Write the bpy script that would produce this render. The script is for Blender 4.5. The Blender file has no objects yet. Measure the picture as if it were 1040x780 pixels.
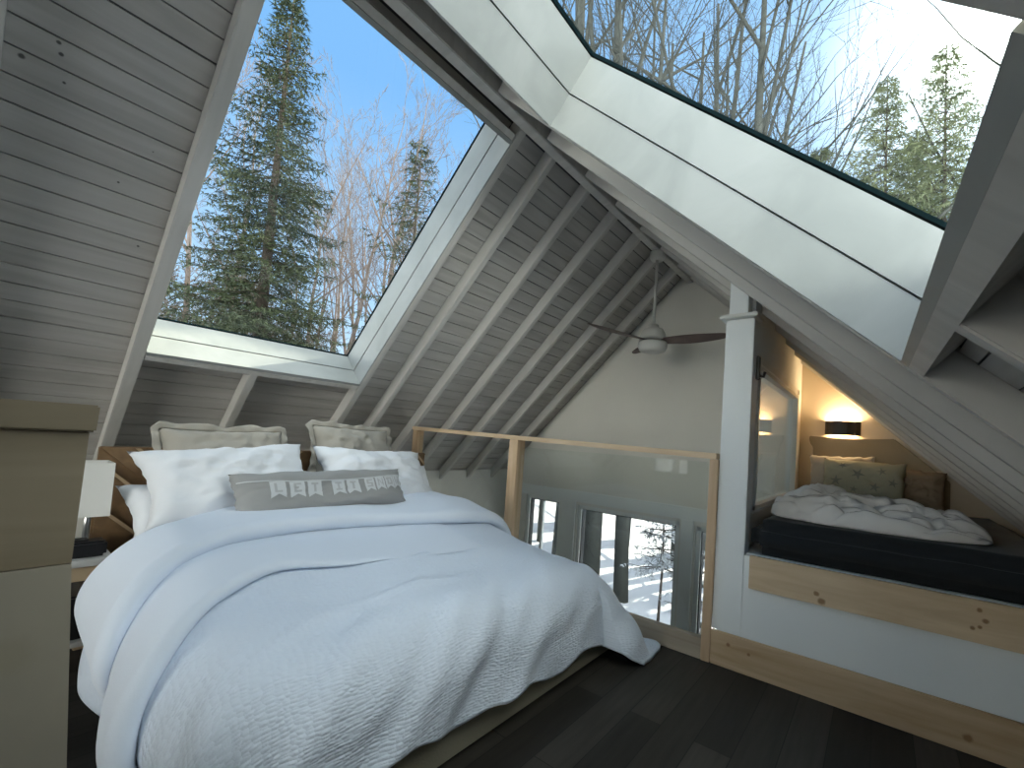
import bpy, bmesh, math, random
from mathutils import Vector, Matrix, noise
random.seed(7)
S = bpy.context.scene
C = S.collection
PI = math.pi
R = math.radians
def V(*a): return Vector(a)
def clamp(x, a=0.0, b=1.0): return max(a, min(b, x))
def smooth(x, a=0.0, b=1.0):
    t = clamp((x - a) / (b - a)); return t * t * (3 - 2 * t)
def nz(x, y, z=0.0): return noise.noise(V(x, y, z))

# ------------------------------------------------------------------ materials
def newmat(name):
    m = bpy.data.materials.new(name); m.use_nodes = True
    nt = m.node_tree; nt.nodes.clear()
    out = nt.nodes.new('ShaderNodeOutputMaterial'); b = nt.nodes.new('ShaderNodeBsdfPrincipled')
    nt.links.new(b.outputs[0], out.inputs[0])
    return m, nt, b
def simple(name, col, rough=0.6, metal=0.0, bump=0.0, bscale=60.0, var=0.0, vscale=4.0, spec=None):
    m, nt, b = newmat(name)
    b.inputs['Base Color'].default_value = (*col, 1); b.inputs['Roughness'].default_value = rough; b.inputs['Metallic'].default_value = metal
    if spec is not None: b.inputs['Specular IOR Level'].default_value = spec
    tc = nt.nodes.new('ShaderNodeTexCoord')
    if bump:
        n = nt.nodes.new('ShaderNodeTexNoise'); n.inputs['Scale'].default_value = bscale; n.inputs['Detail'].default_value = 4
        bp = nt.nodes.new('ShaderNodeBump'); bp.inputs['Strength'].default_value = bump; bp.inputs['Distance'].default_value = 0.004
        nt.links.new(tc.outputs['Object'], n.inputs['Vector']); nt.links.new(n.outputs[0], bp.inputs['Height']); nt.links.new(bp.outputs[0], b.inputs['Normal'])
    if var:
        n = nt.nodes.new('ShaderNodeTexNoise'); n.inputs['Scale'].default_value = vscale; n.inputs['Detail'].default_value = 5
        r = nt.nodes.new('ShaderNodeValToRGB')
        r.color_ramp.elements[0].position = 0.3; r.color_ramp.elements[1].position = 0.7
        r.color_ramp.elements[0].color = (*[c * (1 - var) for c in col], 1); r.color_ramp.elements[1].color = (*[min(1, c * (1 + var)) for c in col], 1)
        nt.links.new(tc.outputs['Object'], n.inputs['Vector']); nt.links.new(n.outputs[0], r.inputs[0]); nt.links.new(r.outputs[0], b.inputs['Base Color'])
    return m
def woodmat(name, c1, c2, stretch=(1, 1, 1), scale=3.0, rough=0.55, knots=None, bump=0.15, spec=None, pts=None):
    """grain stretched along one axis, with optional knots"""
    m, nt, b = newmat(name)
    b.inputs['Roughness'].default_value = rough
    if spec is not None: b.inputs['Specular IOR Level'].default_value = spec
    tc = nt.nodes.new('ShaderNodeTexCoord'); mp = nt.nodes.new('ShaderNodeMapping')
    mp.inputs['Scale'].default_value = stretch
    n = nt.nodes.new('ShaderNodeTexNoise'); n.inputs['Scale'].default_value = scale; n.inputs['Detail'].default_value = 6; n.inputs['Distortion'].default_value = 0.6
    r = nt.nodes.new('ShaderNodeValToRGB')
    r.color_ramp.elements[0].position = 0.32; r.color_ramp.elements[1].position = 0.68
    r.color_ramp.elements[0].color = (*c1, 1); r.color_ramp.elements[1].color = (*c2, 1)
    L = nt.links.new
    L(tc.outputs['Object'], mp.inputs[0]); L(mp.outputs[0], n.inputs['Vector']); L(n.outputs[0], r.inputs[0])
    col = r.outputs[0]
    if knots:
        kc, kpos = knots
        v = nt.nodes.new('ShaderNodeTexVoronoi'); v.inputs['Scale'].default_value = kpos
        rr = nt.nodes.new('ShaderNodeValToRGB'); rr.color_ramp.elements[0].position = 0.04; rr.color_ramp.elements[1].position = 0.13
        rr.color_ramp.elements[0].color = (1, 1, 1, 1); rr.color_ramp.elements[1].color = (0, 0, 0, 1)
        mp2 = nt.nodes.new('ShaderNodeMapping'); mp2.inputs['Scale'].default_value = tuple(0.55 if s == min(stretch) else 1.0 for s in stretch)
        L(tc.outputs['Object'], mp2.inputs[0]); L(mp2.outputs[0], v.inputs['Vector']); L(v.outputs['Distance'], rr.inputs[0])
        mx = nt.nodes.new('ShaderNodeMix'); mx.data_type = 'RGBA'
        L(rr.outputs[0], mx.inputs[0]); L(col, mx.inputs[6]); mx.inputs[7].default_value = (*kc, 1)
        col = mx.outputs[2]
    for (px, py, pz, pr) in (pts[0] if pts else ()):     # knots of the board itself
        ds = nt.nodes.new('ShaderNodeVectorMath'); ds.operation = 'DISTANCE'; ds.inputs[1].default_value = (px, py, pz); L(tc.outputs['Object'], ds.inputs[0])
        ns_ = nt.nodes.new('ShaderNodeTexNoise'); ns_.inputs['Scale'].default_value = 45; L(tc.outputs['Object'], ns_.inputs['Vector'])
        ma = nt.nodes.new('ShaderNodeMath'); ma.operation = 'MULTIPLY_ADD'; ma.inputs[1].default_value = -pr * .9; L(ns_.outputs[0], ma.inputs[0]); L(ds.outputs['Value'], ma.inputs[2])
        mr = nt.nodes.new('ShaderNodeMapRange'); mr.inputs[1].default_value = pr * .2; mr.inputs[2].default_value = pr * .8; mr.inputs[3].default_value = 1; mr.inputs[4].default_value = 0; L(ma.outputs[0], mr.inputs[0])
        mx = nt.nodes.new('ShaderNodeMix'); mx.data_type = 'RGBA'; L(mr.outputs[0], mx.inputs[0]); L(col, mx.inputs[6]); mx.inputs[7].default_value = (*pts[1], 1); col = mx.outputs[2]
    L(col, b.inputs['Base Color'])
    bp = nt.nodes.new('ShaderNodeBump'); bp.inputs['Strength'].default_value = bump; bp.inputs['Distance'].default_value = 0.002
    L(n.outputs[0], bp.inputs['Height']); L(bp.outputs[0], b.inputs['Normal'])
    return m
def glassmat(name, tint, refl=0.07, graze=.40):
    m = bpy.data.materials.new(name); m.use_nodes = True; nt = m.node_tree; nt.nodes.clear()
    out = nt.nodes.new('ShaderNodeOutputMaterial'); t = nt.nodes.new('ShaderNodeBsdfTransparent'); g = nt.nodes.new('ShaderNodeBsdfGlossy')
    t.inputs[0].default_value = (*tint, 1); g.inputs['Roughness'].default_value = 0.0
    lw = nt.nodes.new('ShaderNodeLayerWeight'); lw.inputs[0].default_value = 0.5
    pw = nt.nodes.new('ShaderNodeMath'); pw.operation = 'POWER'; pw.inputs[1].default_value = 5.0
    f = nt.nodes.new('ShaderNodeMath'); f.operation = 'MULTIPLY_ADD'; f.inputs[1].default_value = graze; f.inputs[2].default_value = refl * .5
    mx = nt.nodes.new('ShaderNodeMixShader')
    nt.links.new(lw.outputs['Facing'], pw.inputs[0]); nt.links.new(pw.outputs[0], f.inputs[0])
    nt.links.new(f.outputs[0], mx.inputs[0])
    nt.links.new(t.outputs[0], mx.inputs[1]); nt.links.new(g.outputs[0], mx.inputs[2]); nt.links.new(mx.outputs[0], out.inputs[0])
    return m
def clothmat(name, col, waffle=0.0, scale=90.0, rough=0.9, fine=0.25):
    m, nt, b = newmat(name); L = nt.links.new
    b.inputs['Base Color'].default_value = (*col, 1); b.inputs['Roughness'].default_value = rough
    b.inputs['Sheen Weight'].default_value = 0.15; b.inputs['Specular IOR Level'].default_value = 0.2
    tc = nt.nodes.new('ShaderNodeTexCoord')
    n = nt.nodes.new('ShaderNodeTexNoise'); n.inputs['Scale'].default_value = 220; n.inputs['Detail'].default_value = 3
    L(tc.outputs['Object'], n.inputs['Vector'])
    bp = nt.nodes.new('ShaderNodeBump'); bp.inputs['Strength'].default_value = fine; bp.inputs['Distance'].default_value = 0.002
    L(n.outputs[0], bp.inputs['Height']); L(bp.outputs[0], b.inputs['Normal'])
    if waffle:
        # seersucker: rows of small puckers laid along the cloth
        n2 = nt.nodes.new('ShaderNodeTexNoise'); n2.inputs['Scale'].default_value = 9; L(tc.outputs['UV'], n2.inputs['Vector'])
        mp = nt.nodes.new('ShaderNodeMapping'); mp.inputs['Scale'].default_value = (1.0, 0.42, 1); mp.inputs['Rotation'].default_value = (0, 0, 0.06)
        L(tc.outputs['UV'], mp.inputs[0])
        ad = nt.nodes.new('ShaderNodeVectorMath'); ad.operation = 'MULTIPLY_ADD'; ad.inputs[1].default_value = (0.02, 0.02, 0)
        L(n2.outputs['Color'], ad.inputs[0]); L(mp.outputs[0], ad.inputs[2])
        v = nt.nodes.new('ShaderNodeTexVoronoi'); v.inputs['Scale'].default_value = scale; v.inputs['Randomness'].default_value = 0.55
        L(ad.outputs[0], v.inputs['Vector'])
        bp2 = nt.nodes.new('ShaderNodeBump'); bp2.inputs['Strength'].default_value = waffle; bp2.inputs['Distance'].default_value = 0.004; bp2.invert = True
        L(v.outputs['Distance'], bp2.inputs['Height']); L(bp.outputs[0], bp2.inputs['Normal']); L(bp2.outputs[0], b.inputs['Normal'])
    return m
M = {}
M['boards'] = woodmat('whitewashed_boards', (0.41, 0.395, 0.37), (0.52, 0.505, 0.48), (6, 0.5, 6), 3.0, 0.6, pts=([(-2.287, .078, 2.343, 0.006), (-2.311, .087, 2.319, 0.006), (-2.359, .007, 2.273, 0.008), (-2.586, .287, 2.056, 0.0045), (-2.78, .394, 1.869, 0.005), (-2.375, .104, 2.258, 0.0045), (-2.05, .2, 2.55, 0.0055), (-2.9, .1, 1.73, 0.005), (-2.45, .36, 2.18, 0.004)], (0.10, 0.095, 0.09)))
M['rafter'] = woodmat('whitewashed_rafter', (0.52, 0.51, 0.48), (0.63, 0.615, 0.585), (0.6, 6, 0.6), 3.0, 0.6)
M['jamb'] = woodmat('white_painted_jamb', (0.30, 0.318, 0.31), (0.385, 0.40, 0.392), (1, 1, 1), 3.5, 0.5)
M['gap'] = simple('dark_joint', (0.06, 0.06, 0.06), 0.9)
M['gasket'] = simple('skylight_gasket', (0.004, 0.012, 0.014), 0.8, spec=.05)
M['deck'] = simple('roof_deck', (0.18, 0.18, 0.18), 0.9)
M['roofing'] = simple('roof_shingle', (0.12, 0.12, 0.125), 0.95, bump=0.3)
M['wallpaint'] = simple('wall_paint_grey', (0.78, 0.765, 0.71), 0.75, bump=0.05, bscale=40, var=0.03, vscale=2)
M['whitepaint'] = simple('panel_paint_white', (0.84, 0.88, 0.89), 0.55, bump=0.04, bscale=30)
M['trimwhite'] = simple('trim_paint_white', (0.74, 0.75, 0.72), 0.45)
M['winframe'] = simple('window_frame_grey_white', (0.82, 0.84, 0.82), 0.4)
PK = (0.30, 0.17, 0.08)
M['pine'] = woodmat('pine_x', (0.56, 0.40, 0.24), (0.72, 0.56, 0.38), (0.9, 8, 8), 2.4, 0.5)
M['pine_edge'] = woodmat('pine_edge_board', (0.60, 0.44, 0.27), (0.76, 0.60, 0.41), (0.9, 8, 8), 2.4, 0.5, pts=([(-.22, -.022, .475, .011), (-.199, -.022, .444, .015), (.328, -.022, .552, .008), (.309, -.022, .479, .008), (.345, -.022, .515, .010), (.329, -.022, .488, .007)], PK))
M['pine_base'] = woodmat('pine_baseboard', (0.46, 0.31, 0.17), (0.68, 0.52, 0.34), (0.7, 7, 7), 2.0, 0.5, pts=([(-.60, 2.368, .121, .010), (-.50, 2.368, .104, .008), (.30, 2.368, .06, .014)], PK))
M['greywood'] = woodmat('greyed_rail_wood', (0.34, 0.28, 0.21), (0.48, 0.41, 0.32), (0.9, 8, 8), 2.4, 0.6)
M['pinez'] = woodmat('pine_z', (0.50, 0.34, 0.20), (0.68, 0.50, 0.33), (8, 8, 0.8), 2.4, 0.5, ((0.20, 0.10, 0.05), 1.8))
M['weathered'] = woodmat('tan_wood_panel', (0.24, 0.195, 0.13), (0.33, 0.275, 0.195), (5, 0.8, 5), 2.0, 0.6)
M['weathered_pale'] = woodmat('pale_tan_panel', (0.31, 0.285, 0.235), (0.41, 0.375, 0.30), (3, 2, 0.8), 2.0, 0.6, pts=([(0.046, .66, .70, .03)], (0.36, 0.325, 0.25)))
M['duvet'] = clothmat('white_seersucker', (0.74, 0.82, 0.94), 0.9, 108)
M['cuff'] = clothmat('white_cotton', (0.76, 0.83, 0.94), 0.0)
M['pillow'] = clothmat('white_pillow_cotton', (0.80, 0.83, 0.88), 0.0)
M['linen'] = clothmat('taupe_linen', (0.37, 0.35, 0.31), 0.0, fine=0.5)
M['banner'] = clothmat('grey_linen', (0.33, 0.335, 0.335), 0.0, fine=0.5)
M['flag'] = clothmat('pale_flag_print', (0.62, 0.64, 0.66), 0.0)
M['letter'] = clothmat('grey_letter', (0.47, 0.48, 0.49), 0.0)
M['base'] = simple('bed_base_olive', (0.30, 0.28, 0.215), 0.9, bump=0.3, bscale=150)
M['blackcloth'] = clothmat('black_sheet', (0.020, 0.023, 0.026), 0.0)
M['mattress'] = clothmat('mattress_white', (0.7, 0.7, 0.68), 0.0)
M['black'] = simple('black_plastic', (0.012, 0.012, 0.014), 0.35)
M['blackmetal'] = simple('black_metal', (0.02, 0.018, 0.018), 0.45, 0.3)
M['chrome'] = simple('brushed_nickel', (0.6, 0.6, 0.6), 0.3, 1.0)
M['shade'] = simple('lamp_shade_white', (0.80, 0.79, 0.75), 0.8, bump=0.1, bscale=200)
M['fanbody'] = simple('fan_white', (0.62, 0.62, 0.59), 0.4)
M['fanblade'] = woodmat('fan_blade_brown', (0.10, 0.06, 0.055), (0.16, 0.10, 0.09), (4, 4, 4), 2, 0.45)
M['hb'] = woodmat('headboard_brown', (0.13, 0.075, 0.035), (0.24, 0.145, 0.07), (2, 4, 4), 3, 0.55)
M['hblight'] = woodmat('headboard_light_strip', (0.42, 0.30, 0.18), (0.52, 0.38, 0.24), (2, 4, 4), 3, 0.55)
M['table'] = woodmat('nightstand_grey_white', (0.42, 0.42, 0.41), (0.52, 0.52, 0.51), (1, 4, 4), 3, 0.5)
M['table_tan'] = woodmat('nightstand_tan', (0.40, 0.30, 0.19), (0.50, 0.38, 0.25), (4, 1, 4), 3, 0.5)
M['nookhb'] = simple('nook_headboard_taupe', (0.30, 0.255, 0.18), 0.85, bump=0.2, bscale=120)
M['nookwall'] = simple('nook_wall_cream', (0.66, 0.58, 0.46), 0.75)
M['starcloth'] = None
M['snow'] = simple('snow', (0.86, 0.88, 0.92), 0.8, bump=0.4, bscale=3)
M['bark'] = simple('grey_bark', (0.050, 0.053, 0.048), 0.95, spec=.1, bump=0.6, bscale=25, var=0.4, vscale=9)
M['birch'] = simple('pale_birch_bark', (0.15, 0.12, 0.11), 0.9, bump=0.4, bscale=18, var=0.35, vscale=7)
M['spruce_trunk'] = simple('spruce_bark', (0.055, 0.042, 0.032), 0.95, bump=0.5, bscale=20)
M['brush'] = simple('dry_brush', (0.15, 0.115, 0.09), 0.9, var=0.5, vscale=3)
def needlemat(name, c1, c2):
    m, nt, b = newmat(name); L = nt.links.new
    b.inputs['Roughness'].default_value = 0.7
    tc = nt.nodes.new('ShaderNodeTexCoord'); n = nt.nodes.new('ShaderNodeTexNoise'); n.inputs['Scale'].default_value = 1.3; n.inputs['Detail'].default_value = 4
    r = nt.nodes.new('ShaderNodeValToRGB'); r.color_ramp.elements[0].position = .35; r.color_ramp.elements[1].position = .65
    r.color_ramp.elements[0].color = (*c1, 1); r.color_ramp.elements[1].color = (*c2, 1)
    L(tc.outputs['Object'], n.inputs['Vector']); L(n.outputs[0], r.inputs[0]); L(r.outputs[0], b.inputs['Base Color'])
    return m
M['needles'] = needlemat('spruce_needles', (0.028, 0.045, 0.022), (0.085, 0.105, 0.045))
M['needles_lit'] = needlemat('glare_pale_needles', (0.11, 0.14, 0.07), (0.23, 0.26, 0.14))  # paler green: sun glare put into the needle colour
M['needles_snow'] = needlemat('snowy_needles', (0.05, 0.06, 0.05), (0.62, 0.65, 0.70))
# hillside: snow with moss and brush showing through
def hillmat():
    m, nt, b = newmat('snow_hillside'); L = nt.links.new
    b.inputs['Roughness'].default_value = 0.9
    tc = nt.nodes.new('ShaderNodeTexCoord'); n = nt.nodes.new('ShaderNodeTexNoise'); n.inputs['Scale'].default_value = 0.9; n.inputs['Detail'].default_value = 8; n.inputs['Roughness'].default_value = 0.7
    r = nt.nodes.new('ShaderNodeValToRGB'); e = r.color_ramp.elements
    e[0].position = .42; e[0].color = (0.13, 0.118, 0.065, 1); e[1].position = .74; e[1].color = (0.62, 0.64, 0.70, 1)
    x = e.new(.58); x.color = (0.20, 0.18, 0.13, 1)
    sx = nt.nodes.new('ShaderNodeSeparateXYZ'); mr = nt.nodes.new('ShaderNodeMapRange'); mr.inputs[1].default_value = -13; mr.inputs[2].default_value = -7
    mr.inputs[3].default_value = 0.0; mr.inputs[4].default_value = 0.45
    ad = nt.nodes.new('ShaderNodeMath'); ad.operation = 'ADD'
    L(tc.outputs['Object'], n.inputs['Vector']); L(tc.outputs['Object'], sx.inputs[0]); L(sx.outputs[0], mr.inputs[0])
    L(n.outputs[0], ad.inputs[0]); L(mr.outputs[0], ad.inputs[1]); L(ad.outputs[0], r.inputs[0]); L(r.outputs[0], b.inputs['Base Color'])
    return m
M['hill'] = hillmat()
# dark plank floor, planks run along Y
def floormat():
    m, nt, b = newmat('dark_plank_floor'); L = nt.links.new
    tc = nt.nodes.new('ShaderNodeTexCoord'); mp = nt.nodes.new('ShaderNodeMapping'); mp.inputs['Rotation'].default_value = (0, 0, PI / 2)
    br = nt.nodes.new('ShaderNodeTexBrick'); br.inputs['Scale'].default_value = 1.0
    br.inputs['Brick Width'].default_value = 1.25; br.inputs['Row Height'].default_value = 0.135; br.inputs['Mortar Size'].default_value = 0.0018
    br.inputs['Color1'].default_value = (0.020, 0.018, 0.015, 1); br.inputs['Color2'].default_value = (0.062, 0.056, 0.047, 1); br.inputs['Mortar'].default_value = (0.006, 0.006, 0.006, 1)
    br.inputs['Bias'].default_value = -0.15; br.offset = 0.37
    n = nt.nodes.new('ShaderNodeTexNoise'); mp2 = nt.nodes.new('ShaderNodeMapping'); mp2.inputs['Scale'].default_value = (14, 1.2, 1); n.inputs['Scale'].default_value = 3; n.inputs['Detail'].default_value = 6
    mx = nt.nodes.new('ShaderNodeMix'); mx.data_type = 'RGBA'; mx.blend_type = 'OVERLAY'; mx.inputs[0].default_value = 0.55
    L(tc.outputs['Object'], mp.inputs[0]); L(mp.outputs[0], br.inputs['Vector']); L(tc.outputs['Object'], mp2.inputs[0]); L(mp2.outputs[0], n.inputs['Vector'])
    L(br.outputs['Color'], mx.inputs[6]); L(n.outputs[0], mx.inputs[7]); L(mx.outputs[2], b.inputs['Base Color'])
    b.inputs['Roughness'].default_value = 0.5; b.inputs['Specular IOR Level'].default_value = 0.35
    bp = nt.nodes.new('ShaderNodeBump'); bp.inputs['Strength'].default_value = 0.15; bp.inputs['Distance'].default_value = 0.002
    L(n.outputs[0], bp.inputs['Height']); L(bp.outputs[0], b.inputs['Normal'])
    return m
M['floor'] = floormat()
M['glass'] = glassmat('skylight_glass', (0.92, 0.97, 0.98), 0.04, .14)
M['wglass'] = glassmat('window_glass', (0.94, 0.97, 0.98))
M['rglass'] = glassmat('railing_glass', (0.965, 0.985, 0.98))
def emis(name, col, st):
    m = bpy.data.materials.new(name); m.use_nodes = True; nt = m.node_tree; nt.nodes.clear()
    o = nt.nodes.new('ShaderNodeOutputMaterial'); e = nt.nodes.new('ShaderNodeEmission'); e.inputs[0].default_value = (*col, 1); e.inputs[1].default_value = st
    nt.links.new(e.outputs[0], o.inputs[0]); return m
M['led'] = emis('sconce_led', (1.0, 0.62, 0.28), 14)
M['starcloth'] = simple('nook_pillow_cloth', (0.33, 0.34, 0.27), 0.9, bump=0.2, bscale=200)
M['star'] = simple('starfish_print', (0.20, 0.22, 0.20), 0.9)

# ------------------------------------------------------------------ object helpers
def wloc(o):
    l = V(0, 0, 0)
    while o is not None: l = l + o.location; o = o.parent
    return l
def obj(name, bm, mat, parent=None, origin=None, sm=False):
    """one bmesh (world coordinates) -> one mesh object"""
    if isinstance(bm, tuple): bm = bm[0]
    off = wloc(parent) if parent is not None else V(0, 0, 0)
    if parent is None and origin is not None: off = Vector(origin)
    bmesh.ops.translate(bm, verts=bm.verts, vec=-off)
    me = bpy.data.meshes.new(name); bm.normal_update(); bm.to_mesh(me); bm.free()
    for k in (mat if isinstance(mat, (list, tuple)) else [mat]): me.materials.append(k)
    if sm:
        for p in me.polygons: p.use_smooth = True
    o = bpy.data.objects.new(name, me); C.objects.link(o)
    if parent is not None: o.parent = parent
    elif origin is not None: o.location = origin
    return o
def tag(o, label, cat, group=None, kind=None):
    o['label'] = label; o['category'] = cat
    if group: o['group'] = group
    if kind: o['kind'] = kind
    return o
def thing(name, label, cat, loc=(0, 0, 0), group=None):
    o = bpy.data.objects.new(name, None); C.objects.link(o); o.location = loc; o.empty_display_size = 0.1
    return tag(o, label, cat, group)
def struct(name, bm, mat, **k):
    o = obj(name, bm, mat, **k); o['kind'] = 'structure'; return o
def estruct(name, loc):
    o = bpy.data.objects.new(name, None); C.objects.link(o); o.location = loc; o['kind'] = 'structure'; return o
def dup(root, loc, rotz=0.0, scale=1.0, label=None):
    r = root.copy(); C.objects.link(r); r.location = loc; r.rotation_euler = (0, 0, rotz); r.scale = (scale,) * 3
    if label: r['label'] = label
    for ch in list(root.children):
        c = ch.copy(); C.objects.link(c); c.parent = r
    return r
def NB(): return bmesh.new()
def box(bm, lo, hi, mi=0):
    x0, y0, z0 = lo; x1, y1, z1 = hi
    return hexa(bm, [(x0, y0, z0), (x1, y0, z0), (x1, y1, z0), (x0, y1, z0), (x0, y0, z1), (x1, y0, z1), (x1, y1, z1), (x0, y1, z1)], mi)
def hexa(bm, p, mi=0):
    v = [bm.verts.new(q) for q in p]
    for f in ((0, 3, 2, 1), (4, 5, 6, 7), (0, 1, 5, 4), (1, 2, 6, 5), (2, 3, 7, 6), (3, 0, 4, 7)):
        fc = bm.faces.new([v[i] for i in f]); fc.material_index = mi
    return v
def bev(bm, w=0.004, seg=2):
    bmesh.ops.recalc_face_normals(bm, faces=bm.faces)
    bmesh.ops.bevel(bm, geom=[e for e in bm.edges if e.is_manifold and len(e.link_faces) == 2 and e.calc_face_angle(0) > 0.5], offset=w, segments=seg, affect='EDGES', clamp_overlap=True)
    return bm
def bbox(lo, hi, w=0.004):
    b = NB(); box(b, lo, hi); return bev(b, w)
def prism(bm, pts, d):
    """polygon pts extruded along vector d"""
    d = Vector(d); a = [bm.verts.new(Vector(p)) for p in pts]; c = [bm.verts.new(Vector(p) + d) for p in pts]
    n = len(pts); bm.faces.new(a[::-1]); bm.faces.new(c)
    for i in range(n): bm.faces.new((a[i], a[(i + 1) % n], c[(i + 1) % n], c[i]))
    bmesh.ops.recalc_face_normals(bm, faces=bm.faces)
    return bm
def lathe(bm, prof, ctr, n=32, axis=None):
    rings = []
    for r, z in prof:
        if r < 1e-6: rings.append([bm.verts.new((ctr[0], ctr[1], ctr[2] + z))])
        else: rings.append([bm.verts.new((ctr[0] + r * math.cos(2 * PI * i / n), ctr[1] + r * math.sin(2 * PI * i / n), ctr[2] + z)) for i in range(n)])
    for a, b in zip(rings, rings[1:]):
        for i in range(n):
            j = (i + 1) % n
            if len(a) == 1 and len(b) == 1: continue
            if len(a) == 1: bm.faces.new((a[0], b[j], b[i]))
            elif len(b) == 1: bm.faces.new((a[i], a[j], b[0]))
            else: bm.faces.new((a[i], a[j], b[j], b[i]))
    bmesh.ops.recalc_face_normals(bm, faces=bm.faces)
    return bm
def tube(bm, pts, rad, n=6, cap=True):
    pts = [Vector(p) for p in pts]; rings = []
    for i, p in enumerate(pts):
        t = (pts[min(i + 1, len(pts) - 1)] - pts[max(i - 1, 0)]).normalized()
        a = t.orthogonal().normalized() if i == 0 else (rings_a - t * rings_a.dot(t)).normalized()
        rings_a = a; b = t.cross(a)
        r = rad[i] if isinstance(rad, (list, tuple)) else rad
        rings.append([bm.verts.new(p + (a * math.cos(2 * PI * k / n) + b * math.sin(2 * PI * k / n)) * r) for k in range(n)])
    for u, w in zip(rings, rings[1:]):
        for k in range(n): bm.faces.new((u[k], u[(k + 1) % n], w[(k + 1) % n], w[k]))
    if cap: bm.faces.new(rings[0][::-1]); bm.faces.new(rings[-1])
    return bm
def grid(bm, nu, nv, fn, uvs=None, uv=None):
    vs = [[bm.verts.new(fn(i / nu, j / nv)) for j in range(nv + 1)] for i in range(nu + 1)]
    lay = bm.loops.layers.uv.verify() if uv else None
    for i in range(nu):
        for j in range(nv):
            f = bm.faces.new((vs[i][j], vs[i + 1][j], vs[i + 1][j + 1], vs[i][j + 1]))
            if lay:
                for l, (a, b) in zip(f.loops, ((i, j), (i + 1, j), (i + 1, j + 1), (i, j + 1))): l[lay].uv = uv(a / nu, b / nv)
    return vs

# ------------------------------------------------------------------ camera (level of the eyes of somebody sitting / phone at 1.1 m)
cam = bpy.data.cameras.new('camera'); co = bpy.data.objects.new('camera', cam); C.objects.link(co); S.camera = co
F, CX, CY = 440.272, 570.374, 426.801
rt = V(0.80516, 0.589402, 0.065747); dn = V(0.024443, 0.077786, -0.99667); fw = V(-0.592554, 0.804086, 0.048223)
co.matrix_world = Matrix(((rt.x, -dn.x, -fw.x, 0), (rt.y, -dn.y, -fw.y, 0), (rt.z, -dn.z, -fw.z, 1.1), (0, 0, 0, 1)))
cam.sensor_fit = 'HORIZONTAL'; cam.sensor_width = 36; cam.lens = F / 1040 * 36
cam.shift_x = -(CX - 520) / 1040; cam.shift_y = (CY - 390) / 1040; cam.clip_start = 0.02; cam.clip_end = 500

# ------------------------------------------------------------------ roof geometry
AL, AR = R(43.865), R(42.0)
sL, nL = V(-math.cos(AL), 0, -math.sin(AL)), V(-math.sin(AL), 0, math.cos(AL))
sR, nR = V(math.cos(AR), 0, -math.sin(AR)), V(math.sin(AR), 0, math.cos(AR))
OL, OR_ = V(-1.65, 0, 2.83), V(-1.589, 0, 2.83)
def PL(s, y, o): return OL + sL * s + nL * o + V(0, y, 0)
def PR(s, y, o): return OR_ + sR * s + nR * o + V(0, y, 0)
def slab(bm, P, s0, s1, y0, y1, o0, o1, mi=0):
    return hexa(bm, [P(s0, y0, o0), P(s1, y0, o0), P(s1, y1, o0), P(s0, y1, o0), P(s0, y0, o1), P(s1, y0, o1), P(s1, y1, o1), P(s0, y1, o1)], mi)
def slabk(bm, P, s0, s1, y0, y1, o0, o1, k, yr=1.42):
    """slab whose edges run slightly out of parallel with the ridge"""
    a, c = k * (yr - y0), k * (yr - y1)
    return hexa(bm, [P(s0 + a, y0, o0), P(s1 + a, y0, o0), P(s1 + c, y1, o0), P(s0 + c, y1, o0), P(s0 + a, y0, o1), P(s1 + a, y0, o1), P(s1 + c, y1, o1), P(s0 + c, y1, o1)])
YB, YG = -2.8, 4.28            # rear and front gable
XK, XE = -3.99, 1.05            # left and right knee walls
SLe = (-1.65 - XK) / math.cos(AL); SRe = (XE + 1.589) / math.cos(AR)
LO = (0.11, 2.03, 0.52, 1.68)   # left skylight opening s0 s1 y0 y1
RO = (0.50, 2.19, 0.333, 1.42)
DEP = 0.09; GL = 0.31
def boards(P, send, op, smin):
    b = NB(); pitch = 0.0955; k = 0
    s = smin
    while s < send + 0.3:
        a, c = s, s + pitch - 0.0055 - (0.002 if k % 5 == 0 else 0)
        dz = random.uniform(-0.0012, 0.0012)
        spans = [(YB, YG)]
        if c > op[0] - .05 and a < op[1] + .05:
            spans = [(YB, op[2] - .012), (op[3] + .012, YG)]
        for y0, y1 in spans: slab(b, P, a, c, y0, y1, DEP + dz, DEP + 0.012)
        if spans[0][1] != YG:   # partial board above / below the opening
            if a < op[0] - .012: slab(b, P, a, min(c, op[0] - .012), op[2], op[3], DEP, DEP + .012)
            if c > op[1] + .07: slab(b, P, max(a, op[1] + .07), c, op[2], op[3], DEP, DEP + .012)
        s += pitch; k += 1
    return b
struct('ceiling', boards(PL, SLe, LO, 0.02), M['boards'])
o = struct('ceiling', boards(PR, SRe, RO, 0.02), M['boards'])
def roof(P, send, op, nm):
    b = NB(); o0, o1 = DEP + .014, 0.29; e = send + .45
    slab(b, P, -0.33, op[0] - .03, YB - .3, YG + .35, o0, o1); slab(b, P, op[1] + .03, e, YB - .3, YG + .35, o0, o1)
    slab(b, P, op[0] - .03, op[1] + .03, YB - .3, op[2] - .03, o0, o1); slab(b, P, op[0] - .03, op[1] + .03, op[3] + .03, YG + .35, o0, o1)
    return struct(nm, b, M['roofing'])
roof(PL, SLe, LO, 'ceiling'); roof(PR, SRe, RO, 'ceiling')
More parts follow.
